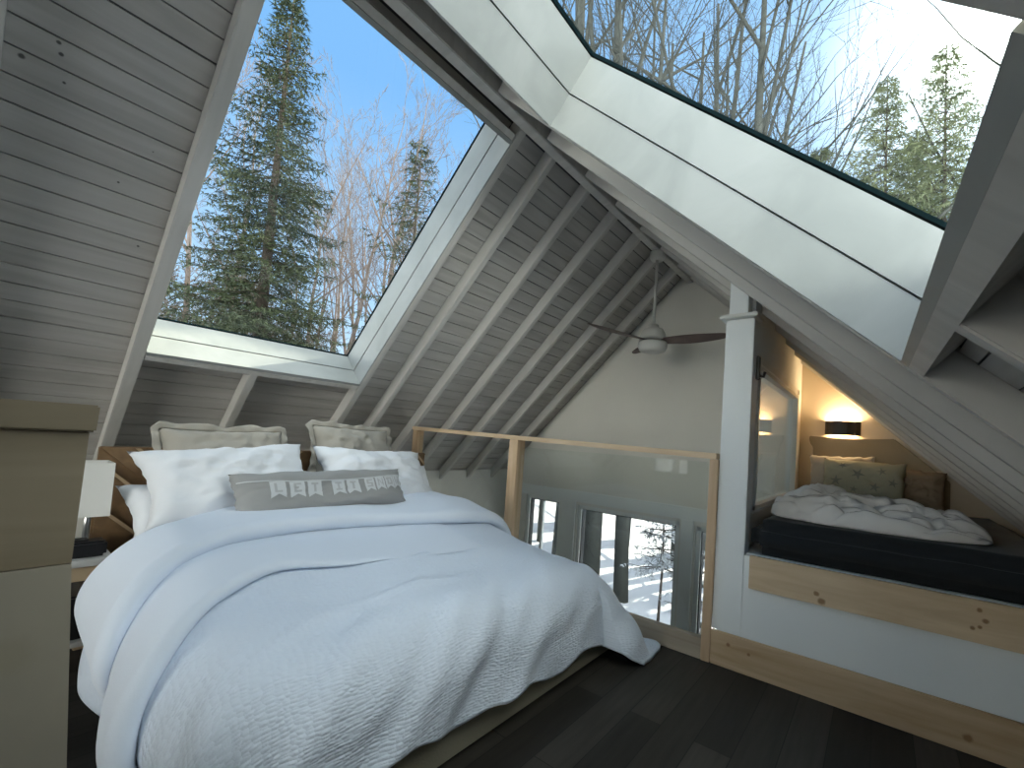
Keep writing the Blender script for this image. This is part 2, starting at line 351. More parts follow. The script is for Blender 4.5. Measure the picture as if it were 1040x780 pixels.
# ridge beam
b = NB(); box(b, (-1.652, YB, 2.815), (-1.587, YG, 3.02)); struct('trim_1', bev(b, .004), M['rafter'])
tn = [2]
def rafter(P, s0, s1, y0, y1, o1=DEP):
    b = NB(); slab(b, P, s0, s1, y0, y1, 0, o1); bev(b, .004)
    o = struct('trim_%d' % tn[0], b, M['rafter']); tn[0] += 1; return o
W = 0.045
for yc in (-2.6, -2.1, -1.6, -1.1, -.58, -.055): rafter(PL, 0.0, SLe, yc - W / 2, yc + W / 2)
rafter(PL, 0.0, SLe, 0.462, 0.517)
rafter(PL, 0.0, SLe, 1.685, 1.735)
for yc in (1.995, 2.39, 2.785, 3.185, 3.59, 3.99): rafter(PL, 0.0, SLe, yc - W / 2, yc + W / 2)
rafter(PL, LO[1] + .05, SLe, 1.0, 1.045)
for yc in (-2.5, -2.1, -1.7, -1.3, -.9, -.5): rafter(PR, 0.0, SRe, yc - W / 2, yc + W / 2)
rafter(PR, 0.0, SRe, -0.12, -.075); rafter(PR, 0.0, SRe, 0.283, 0.328)
rafter(PR, RO[1] + .055, SRe, 0.875, 0.92); rafter(PR, 0.0, SRe, 1.43, 1.475)
for yc in (1.85, 2.25, 2.65, 3.05, 3.45, 3.85, 4.2): rafter(PR, 0.0, SRe, yc - W / 2, yc + W / 2)
# roof windows: wells of two painted boards with a joint, black gasket and pane
def skylight(nm, P, op, sk=0.0):
    s0, s1, y0, y1 = op; ctr = P((s0 + s1) / 2, (y0 + y1) / 2, GL)
    root = estruct(nm, ctr); t = 0.022; mid = 0.142; g = 0.005
    def ring(o0, o1, inset, th):
        b = NB()
        slab(b, P, s0 - th, s0 - inset, y0 - th, y1 + th, o0, o1); slab(b, P, s1 + inset, s1 + th, y0 - th, y1 + th, o0, o1)
        slab(b, P, s0 - th, s1 + th, y0 - th, y0 - inset, o0, o1); slab(b, P, s0 - th, s1 + th, y1 + inset, y1 + th, o0, o1)
        return b
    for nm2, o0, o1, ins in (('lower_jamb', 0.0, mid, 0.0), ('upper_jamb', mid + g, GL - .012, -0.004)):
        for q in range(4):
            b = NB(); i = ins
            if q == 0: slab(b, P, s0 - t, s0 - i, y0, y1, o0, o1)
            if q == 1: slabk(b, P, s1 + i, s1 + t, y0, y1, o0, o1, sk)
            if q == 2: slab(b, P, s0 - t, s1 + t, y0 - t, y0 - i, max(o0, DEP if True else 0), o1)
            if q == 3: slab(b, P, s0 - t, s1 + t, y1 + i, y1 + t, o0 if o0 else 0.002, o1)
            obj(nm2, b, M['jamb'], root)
    obj('joint', ring(mid - .0005, mid + g + .0005, 0.010, t + .012), M['gap'], root)
    obj('frame', ring(GL - .006, GL + .006, -0.006, .05), M['gasket'], root)
    b = NB(); slab(b, P, s0 - .02, s1 + .02, y0 - .02, y1 + .02, GL, GL + .001)
    # one sheet is enough for a sealed unit seen from inside
    obj('glass', b, M['glass'], root)
    return root
skylight('window_1', PL, LO); skylight('window_2', PR, RO, .020)
# headers closing the openings
def header(P, a, c, y0, y1, o1=0.13, sk=0.0):
    b = NB(); slabk(b, P, a, c, y0, y1, 0, o1, sk)
    if not sk: bev(b, .003)
    bmesh.ops.recalc_face_normals(b, faces=b.faces); struct('trim_%d' % tn[0], b, M['rafter']); tn[0] += 1
header(PL, LO[1] + .023, LO[1] + .06, LO[2], LO[3]); header(PL, .05, LO[0] - .023, LO[2], LO[3])
header(PR, RO[1] + .0222, RO[1] + .062, RO[2], RO[3], .30, .020); header(PR, RO[0] - .065, RO[0] - .023, RO[2], RO[3])

# ------------------------------------------------------------------ shell
b = NB(); box(b, (XK, YB, -.25), (XE + .3, 2.43, 0)); struct('floor', b, M['floor'])
b = NB(); box(b, (-6, YB - .2, -2.75), (3, YG + .1, -2.6)); struct('floor', b, M['weathered'])
def roofz(x, off=0.0):
    a = OL.z + (x - OL.x) * math.tan(AL); c = OR_.z - (x - OR_.x) * math.tan(AR)
    return (min(a, c) if not (-1.65 < x < -1.589) else 2.83) + 0.12 + off
def poly_wall(y0, y1, holes, xs_extra=(), zb=-2.6, x0=XK, x1=XE):
    """gable wall as columns split at the hole edges; the top follows the roof"""
    b = NB(); xs = sorted(set([x0, -1.65, -1.589, x1] + [h[0] for h in holes] + [h[1] for h in holes] + list(xs_extra)))
    xs = [x for x in xs if x0 <= x <= x1]
    for a, c in zip(xs, xs[1:]):
        hs = sorted([h for h in holes if h[0] <= a + 1e-6 and h[1] >= c - 1e-6], key=lambda h: h[2])
        z = zb
        for h in hs:
            hexa(b, [(a, y0, z), (c, y0, z), (c, y1, z), (a, y1, z), (a, y0, h[2]), (c, y0, h[2]), (c, y1, h[2]), (a, y1, h[2])]); z = h[3]
        ta, tc = roofz(a), roofz(c)
        if z < max(ta, tc): hexa(b, [(a, y0, z), (c, y0, z), (c, y1, z), (a, y1, z), (a, y0, ta), (c, y0, tc), (c, y1, tc), (a, y1, ta)])
    return b
GW = [(-3.63, -3.08, -1.7, 0.40), (-2.84, -1.60, -1.7, 0.372), (-1.435, -0.86, -1.7, 0.355)]
struct('wall_front', poly_wall(YG, YG + .14, GW), M['wallpaint'])
BW = [(-3.45, -2.70, 0.62, 1.06), (-2.45, -0.55, 0.05, 2.02), (-2.05, -1.15, 2.14, 2.50)]  # last two unseen openings added to let daylight into the room
struct('wall_back', poly_wall(YB - .14, YB, BW), M['wallpaint'])
def window(nm, h, y, dirn, bars=()):
    x0, x1, z0, z1 = h; root = estruct(nm, ((x0 + x1) / 2, y, (z0 + z1) / 2)); f = 0.045
    b = NB()
    box(b, (x0, y - .05, z0), (x0 + f, y + .05, z1)); box(b, (x1 - f, y - .05, z0), (x1, y + .05, z1))
    box(b, (x0, y - .05, z0), (x1, y + .05, z0 + f)); box(b, (x0, y - .05, z1 - f), (x1, y + .05, z1))
    for q in bars: box(b, (q - .014, y - .02, z0), (q + .014, y + .02, z1))
    obj('frame', b, M['winframe'], root)
    # dark line of the sash seal
    b = NB(); g = f + .012
    box(b, (x0 + f, y - .03, z0 + f), (x0 + g, y + .03, z1 - f)); box(b, (x1 - g, y - .03, z0 + f), (x1 - f, y + .03, z1 - f)); box(b, (x0 + f, y - .03, z1 - g), (x1 - f, y + .03, z1 - f))
    obj('seal', b, M['gap'], root)
    b = NB(); box(b, (x0 + f, y, z0 + f), (x1 - f, y + .001, z1 - f)); obj('glass', b, M['wglass'], root)
window('window_3', GW[0], YG + .07, 1, (-3.40,)); window('window_4', GW[1], YG + .07, 1); window('window_5', GW[2], YG + .07, 1)
window('window_6', BW[0], YB - .07, 1); window('window_7', BW[1], YB - .07, 1, (-1.55,)); window('window_9', BW[2], YB - .07, 1)
# casing around the lower gable windows
def casing(lo, hi):
    struct('trim_%d' % tn[0], bbox(lo, hi, .003), M['winframe']); tn[0] += 1
casing((-3.9, YG - .02, .405), (-.62, YG - .001, .53))
for x0, x1 in ((-3.08, -2.84), (-1.60, -1.435)): casing((x0 + .02, YG - .02, -1.7), (x1 - .02, YG - .001, .404))
b = NB(); box(b, (XK - .12, YB, -2.6), (XK, YG, roofz(XK) - .02)); struct('wall_left', b, M['wallpaint'])
b = NB(); box(b, (XE, YB, -2.6), (XE + .12, YG, roofz(XE) - .05)); struct('wall_right', b, M['wallpaint'])
# edge of the loft floor beside the drop
struct('trim_%d' % tn[0], bbox((XK, 2.431, -.25), (-.70, 2.45, -.003), .003), M['weathered']); tn[0] += 1

# ------------------------------------------------------------------ railing
rl = thing('railing', 'pine guard railing with clear panel at the edge of the loft', 'railing', (-2.0, 2.39, 0))
b = NB(); hexa(b, [(-3.40, 2.355, 1.115), (-.70, 2.355, 1.058), (-.70, 2.425, 1.058), (-3.40, 2.425, 1.115), (-3.40, 2.355, 1.146), (-.70, 2.355, 1.089), (-.70, 2.425, 1.089), (-3.40, 2.425, 1.146)])
obj('top_rail', bev(b, .003), M['pine'], rl)
def rz(x): return 1.058 + (x + .70) * (1.115 - 1.058) / (-2.70)
for x, w, dp in ((-3.36, .07, .07), (-2.165, .085, .085), (-.7125, .047, .024)):
    obj('post', bbox((x - w / 2, 2.362, .001), (x + w / 2, 2.362 + dp, rz(x) - .001), .003), M['pinez'], rl)
obj('bottom_rail', bbox((-3.32, 2.365, .002), (-2.21, 2.41, .11), .003), M['greywood'], rl)
obj('bottom_rail', bbox((-2.12, 2.365, .002), (-.737, 2.41, .11), .003), M['greywood'], rl)
for a, c in ((-3.32, -2.21), (-2.12, -.737)):
    b = NB(); box(b, (a, 2.388, .112), (c, 2.389, rz(c) - .02)); obj('glass_panel', b, M['rglass'], rl)

# ------------------------------------------------------------------ half wall at left foreground
hw = thing('half_wall', 'tan wooden half wall with a capped top at the left edge', 'half wall', (-1.15, -.6, 0))
b = NB(); prism(b, [(-1.1, -1.4, 1.062), (-1.1, .131, 1.062), (-1.1, .133, 1.109), (-1.1, -1.4, 1.109)], (-.14, 0, 0)); obj('cap', bev(b, .003), M['weathered'], hw)
b = NB(); prism(b, [(-1.108, -1.4, .838), (-1.108, .121, .838), (-1.108, .124, 1.061), (-1.108, -1.4, 1.061)], (-.11, 0, 0)); obj('upper_panel', b, M['weathered'], hw)
b = NB(); prism(b, [(-1.104, -1.4, 0.002), (-1.104, .172, 0.002), (-1.104, .143, .49), (-1.104, .121, .836), (-1.104, -1.4, .836)], (-.11, 0, 0)); obj('lower_panel', b, M['weathered_pale'], hw)

# ------------------------------------------------------------------ bed nook at the right
NY = 2.39
nk = thing('built_in_bed', 'white panelled built-in nook bed with pine edge board at right', 'built-in bed', (0, NY, 0))
b = NB(); prism(b, [(-.665, NY, 0.001), (1.02, NY, 0.001), (1.02, NY, .46), (.87, NY, .580), (-.665, NY, .580)], (0, .04, 0)); obj('front_panel', b, M['whitepaint'], nk)
obj('side_panel', bbox((-.66, NY + .041, -.24), (-.62, YG - .004, .64), .002), M['whitepaint'], nk)
b = NB(); prism(b, [(-.515, NY - .022, .425), (1.02, NY - .022, .425), (1.02, NY - .022, .46), (.87, NY - .022, .588), (-.515, NY - .022, .588)], (0, .021, 0)); obj('edge_board', bev(b, .003), M['pine_edge'], nk)
obj('bunk_deck', bbox((-.619, NY + .041, .50), (.86, YG - .014, .585), .002), M['whitepaint'], nk)
struct('baseboard_right', bbox((-.6885, NY - .022, .0), (1.0, NY - .001, .172), .004), M['pine_base'])
# boxed column beside the nook with its small cap and thinner upper post
cl = thing('column', 'white boxed column with a small cap between railing and nook', 'column', (-.62, NY, 0))
obj('shaft', bbox((-.69, NY - .003, .173), (-.545, NY + .10, 1.815), .003), M['whitepaint'], cl)
obj('cap', bbox((-.716, NY - .045, 1.815), (-.522, NY + .12, 1.835), .004), M['trimwhite'], cl)
obj('upper_post', bbox((-.676, NY - .004, 1.835), (-.579, NY + .085, 2.03), .003), M['whitepaint'], cl)
# inner window between nook and open gable
NX = -.585
w = estruct('window_8', (NX, 3.3, 1.2))
y0, y1, z0, z1 = 2.49, 4.10, .715, 1.66
b = NB()
box(b, (NX - .03, y0, z0), (NX + .03, y0 + .07, z1)); box(b, (NX - .03, y1 - .09, z0), (NX + .03, y1, z1)); box(b, (NX - .03, y0, z0), (NX + .03, y1, z0 + .06)); box(b, (NX - .03, y0, z1 - .05), (NX + .03, y1, z1))
obj('frame', bev(b, .004), M['winframe'], w)
b = NB()
for a in (.0,):
    box(b, (NX + .001, y0 + .085, z0 + .075), (NX + .04, y0 + .11, z1 - .065)); box(b, (NX + .001, y1 - .13, z0 + .075), (NX + .04, y1 - .105, z1 - .065))
    box(b, (NX + .001, y0 + .085, z0 + .075), (NX + .04, y1 - .105, z0 + .10)); box(b, (NX + .001, y0 + .085, z1 - .09), (NX + .04, y1 - .105, z1 - .065))
obj('sash', b, M['trimwhite'], w)
b = NB(); box(b, (NX, y0 + .06, z0 + .05), (NX + .001, y1 - .08, z1 - .04)); obj('glass', b, M['wglass'], w)
obj('latch', bbox((NX + .032, y0 - .03, 1.50), (NX + .055, y0 + .012, 1.625), .003), M['black'], w)
b = NB(); tube(b, [(NX + .055, y0 - .01, 1.52), (NX + .075, y0 - .005, 1.515), (NX + .08, y0, 1.54)], .008); obj('latch_handle', b, M['black'], w)
# wall of the nook around the window
b = NB()
box(b, (NX - .035, NY + .101, .586), (NX + .02, YG - .001, z0 - .001)); box(b, (NX - .035, y1 + .001, z0), (NX + .02, YG - .001, z1))
hexa(b, [(NX - .035, NY + .101, z1 + .001), (NX + .02, NY + .101, z1 + .001), (NX + .02, YG - .001, z1 + .001), (NX - .035, YG - .001, z1 + .001),
         (NX - .035, NY + .101, roofz(NX - .03) - .02), (NX + .02, NY + .101, roofz(NX + .02) - .02), (NX + .02, YG - .001, roofz(NX + .02) - .02), (NX - .035, YG - .001, roofz(NX - .03) - .02)])
struct('wall_nook', b, M['whitepaint'])
b = NB(); pts = [(NX + .021, YG - .012, .586), (XE, YG - .012, .586), (XE, YG - .012, roofz(XE) - .03), (NX + .021, YG - .012, roofz(NX + .02) - .03)]
prism(b, pts, (0, .011, 0)); struct('wall_nook', b, M['nookwall'])
# nook mattress with black sheet
def rounded_box(lo, hi, r, seg=5, amp=0.0):
    b = NB(); box(b, lo, hi); bmesh.ops.recalc_face_normals(b, faces=b.faces)
    bmesh.ops.bevel(b, geom=list(b.edges), offset=r, segments=seg, affect='EDGES')
    return b
b = rounded_box((-.53, NY + .006, .5865), (.665, 4.20, .765), .055)
bmesh.ops.subdivide_edges(b, edges=[e for e in b.edges if e.calc_length() > .2], cuts=24, use_grid_fill=True)
for v in b.verts:
    v.co.z += .008 * nz(v.co.x * 5, v.co.y * 5, 1) * (1 if v.co.z > .7 else .2); v.co.y += .008 * nz(v.co.x * 6, v.co.z * 9, 4)
m = obj('nook_mattress', b, M['blackcloth'], sm=True); tag(m, 'black sheeted mattress inside the under-eave nook', 'mattress')
# nook headboard with shoulders and curved top
hb = NB(); hx0, hx1 = -.485, .09; pts = []
n = 28
for i in range(n + 1):
    x = hx0 + (hx1 - hx0) * i / n; pts.append((x, 0, 1.285 - .012 * math.sin(PI * i / n)))
pts += [(.42, 0, .985), (.42, 0, .60), (hx0 + .06, 0, .60), (hx0 + .06, 0, 1.06), (hx0 + .055, 0, 1.10), (hx0 + .03, 0, 1.13), (hx0 + .03, 0, 1.19), (hx0 + .01, 0, 1.22), (hx0, 0, 1.25)]
prism(hb, [(p[0], 4.215, p[2]) for p in pts], (0, .045, 0)); bev(hb, .006)
o = obj('nook_headboard', hb, M['nookhb'], origin=(0, 4.24, .6)); tag(o, 'taupe shaped headboard on the nook wall below the lit sconce', 'headboard')

# ------------------------------------------------------------------ pillows
def pillow_bm(w, h, t, O, U, Vv, N, seed, k=.10, wr=.010, nu=36, nv=26, sag=0.0, p=4):
    """puffed cushion with pulled-in sides; O centre, U width axis, Vv height axis, N thickness axis"""
    b = NB(); O, U, Vv, N = Vector(O), Vector(U).normalized(), Vector(Vv).normalized(), Vector(N).normalized()
    def side(sg):
        def fn(a, c):
            x, y = 2 * a - 1, 2 * c - 1
            e = max(0, (1 - abs(x) ** p) * (1 - abs(y) ** p)) ** .55
            th = t * e * (1 + .18 * nz(x * 1.3 + seed, y * 1.3, seed))
            xx = w / 2 * x * (1 - k * (1 - y * y)); yy = h / 2 * y * (1 - k * (1 - x * x)) - sag * (1 - x * x) * max(0, y)
            wk = wr * (nz(x * 4 + seed * 3, y * 4, seed) + .6 * nz(x * 9, y * 9 + seed, 2)) * e
            ed = .010 * nz(x * 5, y * 5, seed + 5)
            return O + U * (xx + ed) + Vv * (yy + ed) + N * sg * (th / 2 + wk)
        return fn
    grid(b, nu, nv, side(1)); grid(b, nu, nv, side(-1))
    bmesh.ops.remove_doubles(b, verts=b.verts, dist=.0008); bmesh.ops.recalc_face_normals(b, faces=b.faces)
    return b
def lean(a): return V(-math.sin(a), 0, math.cos(a)), V(math.cos(a), 0, math.sin(a))
def roll(U, Vv, a): return U * math.cos(a) + Vv * math.sin(a), Vv * math.cos(a) - U * math.sin(a)

# ------------------------------------------------------------------ the bed
bed = thing('bed', 'wide bed with an olive base and a chevron wood headboard', 'bed', (-2.1, 1.3, 0))
obj('base', bbox((-3.0, .52, .001), (-1.137, 2.16, .27), .012), M['base'], bed)
b = rounded_box((-3.0, .60, .271), (-1.24, 2.04, .40), .05); obj('mattress', b, M['mattress'], bed, sm=True)
# headboard : boards laid as a chevron with pale strips
hx = -3.07
hr = obj('headboard', bbox((hx - .05, .385, .0), (hx, 2.27, .925), .004), M['hb'], bed)
def chevron():
    bp, bs = NB(), NB(); y0, y1, z0, z1 = .39, 2.265, .30, .92; ym = (y0 + y1) / 2
    def clip(poly, axis, lim, sign):
        out = []
        for i in range(len(poly)):
            a, c = poly[i], poly[(i + 1) % len(poly)]
            ia, ic = sign * (a[axis] - lim) <= 0, sign * (c[axis] - lim) <= 0
            if ia: out.append(a)
            if ia != ic:
                t = (lim - a[axis]) / (c[axis] - a[axis]); out.append((a[0] + t * (c[0] - a[0]), a[1] + t * (c[1] - a[1])))
        return out
    for yl, yr, sg in ((y0, y0 + .42, -1), (y0 + .42, y1 - .42, 1), (y1 - .42, y1, -1)):
        k = -4.0
        while k < 4.0:
            for (o0, o1, dst, th) in ((0, .115, bp, .012), (.119, .139, bs, .014)):
                L = 3.0
                # strip z = sg*(y-yl) + c ; c in [k+o0, k+o1]
                q = [(yl - L, sg * (-L) + k + o0), (yl + L, sg * L + k + o0), (yl + L, sg * L + k + o1), (yl - L, sg * (-L) + k + o1)]
                for ax, lm, s_ in ((0, yl + .002, -1), (0, yr - .002, 1), (1, z0, -1), (1, z1, 1)):
                    q = clip(q, ax, lm, s_) if q else q
                if len(q) > 2:
                    try: prism(dst, [(hx + .0005, p[0], p[1]) for p in q], (th, 0, 0))
                    except ValueError: pass
            k += .205
    return bp, bs
bp, bs = chevron()
obj('chevron_boards', bp, M['hb'], hr); obj('chevron_strips', bs, M['hblight'], hr)

# duvet drape
YN, YF, XF = .53, 1.96, -1.32       # where the cloth starts to turn over the edges
XH = -2.66
def lin_(t, tab):
    if t <= tab[0][0]: return tab[0][1]
    for (a, p), (c, q) in zip(tab, tab[1:]):
        if t <= c: return p + (q - p) * (t - a) / (c - a)
    return tab[-1][1]
def interp(t, tab): return sum(lin_(t + k * .03, tab) for k in (-4, -3, -2, -1, 0, 1, 2, 3, 4)) / 9
def ztop(x, y):
    z = .485 + .115 * smooth(-x, 1.35, 2.35)
    z -= .05 * smooth(y, 1.6, 2.1) * smooth(-x, 2.6, 1.5)
    z += .016 * nz(x * 1.7, y * 1.7, 3) + .009 * nz(x * 4, y * 3, 8)
    # soft folds running towards the foot
    z += .012 * math.sin(y * 8.5 + 1.2 * x + 1.5 * nz(x * 2, y * 2, 4)) * smooth(x, -1.95, -1.4) * smooth(y, .5, .9)
    return z
RAD = .22
def drape(u, v):
    """cloth coordinate (u along the bed in x, v across in y) -> point"""
    x, y = min(u, XF), clamp(v, YN, YF)
    dx, dy = max(0, u - XF), (v - y)
    d = math.hypot(dx, dy)
    zt = ztop(x, y)
    if d < 1e-6: return V(x, y, zt)
    nx, ny = dx / d, dy / d
    arc = RAD * PI / 2
    if d < arc: a = d / RAD; out, dz = RAD * math.sin(a), RAD * (1 - math.cos(a))
    else: out, dz = RAD, RAD + (d - arc)
    drop = max(0, d - arc)
    per = (u + v * .9) if dy else v
    if dx and dy: per = v + u * .7
    fl = .10 if not dx else .13
    out += drop * fl + (.030 * math.sin(per * 11 + .8 * math.sin(per * 4)) + .022 * nz(per * 3.1, 2.2, 1)) * smooth(drop, 0.02, .38)
    if dx and dy > 0:
        an = math.atan2(dy, dx); out += (.34 * drop + .13 * smooth(d, .12, .5)) * math.exp(-((an - .5) / .55) ** 2)
    elif dx and dy: out += .10 * smooth(drop, .05, .45) * (2 * nx * abs(ny))
    if dy > 0 and not dx: out += -.03 * smooth(drop, 0, .3)
    if dy < 0: out -= .09 * smooth(drop, 0, .25) * smooth(u, -2.15, -1.8)
    dz += .02 * nz(per * 2.3, .4, 7) * smooth(drop, .1, .4)
    z = zt - dz
    if z < .03: out += (.03 - z) * .25; z = .03 + .004 * nz(u * 9, v * 9)
    return V(x + nx * out, y + ny * out, z)
U0, U1 = XH, XF + .345 + .125
V0, V1 = YN - .345 - .20, YF + .345 + .18
def hemv(a): return 1
def fn(a, c):
    v = V0 + (V1 - V0) * c
    # the near side hangs lower towards the foot
    u1 = U1 + .045 * nz(v * 2.6, 3.3) + .035 * math.sin(v * 13) * abs(math.sin(v * 5)) + .05 * smooth(v, 1.85, 2.06)
    u0 = U0 + .42 * smooth(v, 1.0, .33)
    u = u0 + (u1 - u0) * a
    lo = V0 - .10 * smooth(u, -2.2, -1.4)
    v = lo + (V1 + .05 * smooth(u, -2., -1.2) - lo) * c
    return u, v
def normal_at(u, v, h=.006): return (drape(u + h, v) - drape(u - h, v)).cross(drape(u, v + h) - drape(u, v - h)).normalized()
CREASE = ((-.15, -1.52), (.1, -1.42), (.3, -1.46), (.5, -1.67), (.7, -1.81), (.95, -1.77), (1.3, -1.70), (1.8, -1.66))
def dv(a, c):
    u, v = fn(a, c); P = drape(u, v); q = u - interp(v, CREASE)
    off = .010 * nz((u + v * .4) * 7, v * 2.2, 6) * smooth(u, -2.0, -1.5)
    off += .013 * math.exp(-((q - .30 - .06 * math.sin(v * 3)) / .035) ** 2) * smooth(v, .15, .5) * (1 - smooth(v, 1.1, 1.7))
    w_ = v + .9 * u; off += (.010 * math.sin(w_ * 15 + 1.5 * nz(u * 2, v * 2, 4)) + .005 * math.sin(w_ * 34 + 2)) * smooth(u, -1.62, -1.15) * (1 - .6 * smooth(v, 1.0, 1.8)) * smooth(v, .0, .3)
    return P + normal_at(u, v) * off
b = NB(); grid(b, 190, 210, dv, uv=lambda a, c: fn(a, c))
duv = obj('duvet', b, M['duvet'], origin=(-1.9, 1.3, .5), sm=True)
so = duv.modifiers.new('thick', 'SOLIDIFY'); so.thickness = .022; so.offset = -1
tag(duv, 'white puckered duvet draped over the wide bed', 'duvet')
# folded-back cuff at the head end, a thick soft turn-over lying on the duvet
CU0, CU1 = XH - .02, -1.93
CEDGE = ((-.15, -1.90), (.02, -1.84), (.2, -1.72), (.38, -1.86), (.56, -2.06), (.85, -2.13), (1.25, -2.13), (1.8, -2.00), (2.3, -1.97))
def cedge(v): return interp(v, CEDGE) + .012 * nz(v * 5, 1)
def cuff(a, c, top):
    v = (V0 + .15) + (V1 - V0 - .205) * c
    e = cedge(v); c0 = CU0 + .42 * smooth(v, 1.0, .33); qc = abs(2 * c - 1); endf = max(0.0, 1 - qc ** 10) ** .6
    H = (.074 + .012 * nz(v * 3, 4)) * endf; r = .042
    if a < .82:                       # top of the turn-over
        t = a / .82; u = c0 + (e - r - c0) * t; h = H * min(1.0, (1 - (1 - min(1, t / .12)) ** 2)) + .010 * nz(u * 5, v * 5, 9) * smooth(t, 0, .2) * endf
    else:                             # rounded fold that tucks under itself
        ph = R(90) - (a - .82) / .18 * R(165); u = e - r + r * math.cos(ph); h = H * .5 + H * .5 * math.sin(ph)
    return drape(u, v) + normal_at(u, v) * (h + .002)
b = NB(); grid(b, 60, 170, lambda a, c: cuff(a, c, True))
obj('cuff', b, M['cuff'], duv, sm=True)

# second turn-over below the cuff: its foot edge is a soft fold that rolls under, its head side lies beneath the cuff
def fold(a, c):
    v = V0 + .04 + (1.66 - V0 - .04) * c
    e = interp(v, CREASE) + .015 * nz(v * 6, .5); r = .036; fade = (1 - smooth(v, .35, 1.35)) * smooth(c, 0, .04)
    H = .060 * fade + .0015; u0 = interp(v, CEDGE) - .10
    if a < .78: t = a / .78; u = u0 + (e - r - u0) * t; h = .006 + (H - .006) * smooth(t, 0, .9)
    else: ph = R(90) - (a - .78) / .22 * R(168); u = e - r + r * math.cos(ph); h = H * .5 + H * .5 * math.sin(ph)
    return drape(u, v) + normal_at(u, v) * (h + .001)
b = NB(); grid(b, 60, 150, fold); obj('fold', b, M['cuff'], duv, sm=True)

# pillows on the bed
def put_pillow(name, label, cat, mat, w, h, t, O, la, ro, seed, group=None, **k):
    vv, nn = lean(R(la)); uu = V(0, 1, 0); uu, vv = roll(uu, vv, R(ro))
    b = pillow_bm(w, h, t, O, uu, vv, nn, seed, **k)
    o = obj(name, b, mat, origin=O, sm=True); tag(o, label, cat, group); o['_'] = 0; del o['_']
    return o, uu, vv, nn
G = 'pillows on the wide bed'
def ruffle(parent, O, uu, vv, nn, w, h, seed, mat, k=.05):
    b = NB(); O = Vector(O); N = 150
    def pt(t, r):
        t = (t % 1) * 4; q = int(t); f = 2 * (t - q) - 1
        x, y = ((f, -1), (1, f), (-f, 1), (-1, -f))[q]
        xx = w / 2 * x * (1 - k * (1 - y * y)); yy = h / 2 * y * (1 - k * (1 - x * x))
        dx, dy = (x if abs(x) > .999 else x * .2), (y if abs(y) > .999 else y * .2)
        L = math.hypot(dx, dy)
        wav = .010 * math.sin(t * 34 + seed) + .016 * nz(t * 7, seed)
        rr = r * (.034 + .020 * nz(t * 5, seed, 3))
        return O + uu * (xx + dx / L * rr) + vv * (yy + dy / L * rr) + nn * wav * r
    grid(b, N, 3, lambda a, c: pt(a, c))
    bmesh.ops.remove_doubles(b, verts=b.verts, dist=.0003)
    o = obj('ruffle', b, mat, parent, sm=True); s = o.modifiers.new('t', 'SOLIDIFY'); s.thickness = .004
for (O, ro, lab, sd, w) in (((-2.90, .855, .85), 1.0, 'taupe ruffled pillow at the left against the headboard', 1.0, .565), ((-2.92, 1.58, .905), -1.5, 'taupe ruffled pillow at the right against the headboard', 2.3, .53)):
    o, uu, vv, nn = put_pillow('ruffled_pillow', lab, 'pillow', M['linen'], w, .40, .19, O, 20, ro, sd, G, k=.07, wr=.022)
    ruffle(o, O, uu, vv, nn, w, .40, sd, M['linen'])
put_pillow('white_pillow', 'lower white pillow of the left stack, its edge low beside the headboard', 'pillow', M['pillow'], .74, .44, .17, (-2.64, .785, .625), 50, 1, 3.1, G, k=.11, wr=.03)
put_pillow('white_pillow', 'upper white pillow of the left stack, leaning on the taupe pillow', 'pillow', M['pillow'], .76, .42, .18, (-2.66, .83, .79), 40, 5.5, 4.7, G, k=.12, wr=.024)
put_pillow('white_pillow', 'lower white pillow of the right stack, only its right corner showing', 'pillow', M['pillow'], .74, .44, .16, (-2.72, 1.74, .70), 45, -3, 5.9, G, k=.11, wr=.03)
put_pillow('white_pillow', 'upper white pillow of the right stack, leaning on the taupe pillow', 'pillow', M['pillow'], .76, .42, .18, (-2.68, 1.62, .79), 38, -2.5, 6.6, G, k=.11, wr=.024)
# long banner pillow with nine pennants
BO, BW_, BH = V(-2.40, 1.18, .745), .90, .235
bp_, uu, vv, nn = put_pillow('banner_pillow', 'long grey pillow with a string of pale pennant flags', 'pillow', M['banner'], BW_, BH, .13, BO, 30, 1.2, 8.2, G, k=.04, wr=.006, nu=60, p=6)
def on_banner(x, y, off):    # point on the front face of the banner pillow, x,y in metres from its centre
    a, c = x / (BW_ / 2), y / (BH / 2)
    e = max(0, (1 - abs(a) ** 6) * (1 - abs(c) ** 6)) ** .55
    th = .13 * e * (1 + .18 * nz(a * 1.3 + 8.2, c * 1.3, 8.2))
    xx = x * (1 - .04 * (1 - c * c)); yy = y * (1 - .04 * (1 - a * a))
    wk = .006 * (nz(a * 4 + 8.2 * 3, c * 4, 8.2) + .6 * nz(a * 9, c * 9 + 8.2, 2)) * e
    return BO + uu * xx + vv * yy + nn * (th / 2 + wk + off)
FONT = {'L': ['100', '100', '100', '100', '111'], 'E': ['111', '100', '110', '100', '111'], 'T': ['111', '010', '010', '010', '010'], 'I': ['111', '010', '010', '010', '111'],
        'S': ['111', '100', '111', '001', '111'], 'N': ['10001', '11001', '10101', '10011', '10001'], 'O': ['111', '101', '101', '101', '111'], 'W': ['10001', '10001', '10101', '10101', '01010']}
fx = [(-.285, 'L'), (-.195, 'E'), (-.108, 'T'), (.020, 'I'), (.105, 'T'), (.205, 'S'), (.273, 'N'), (.338, 'O'), (.398, 'W')]
def banner_sag(x): return .052 - .02 * (1 - (x / .4) ** 2)
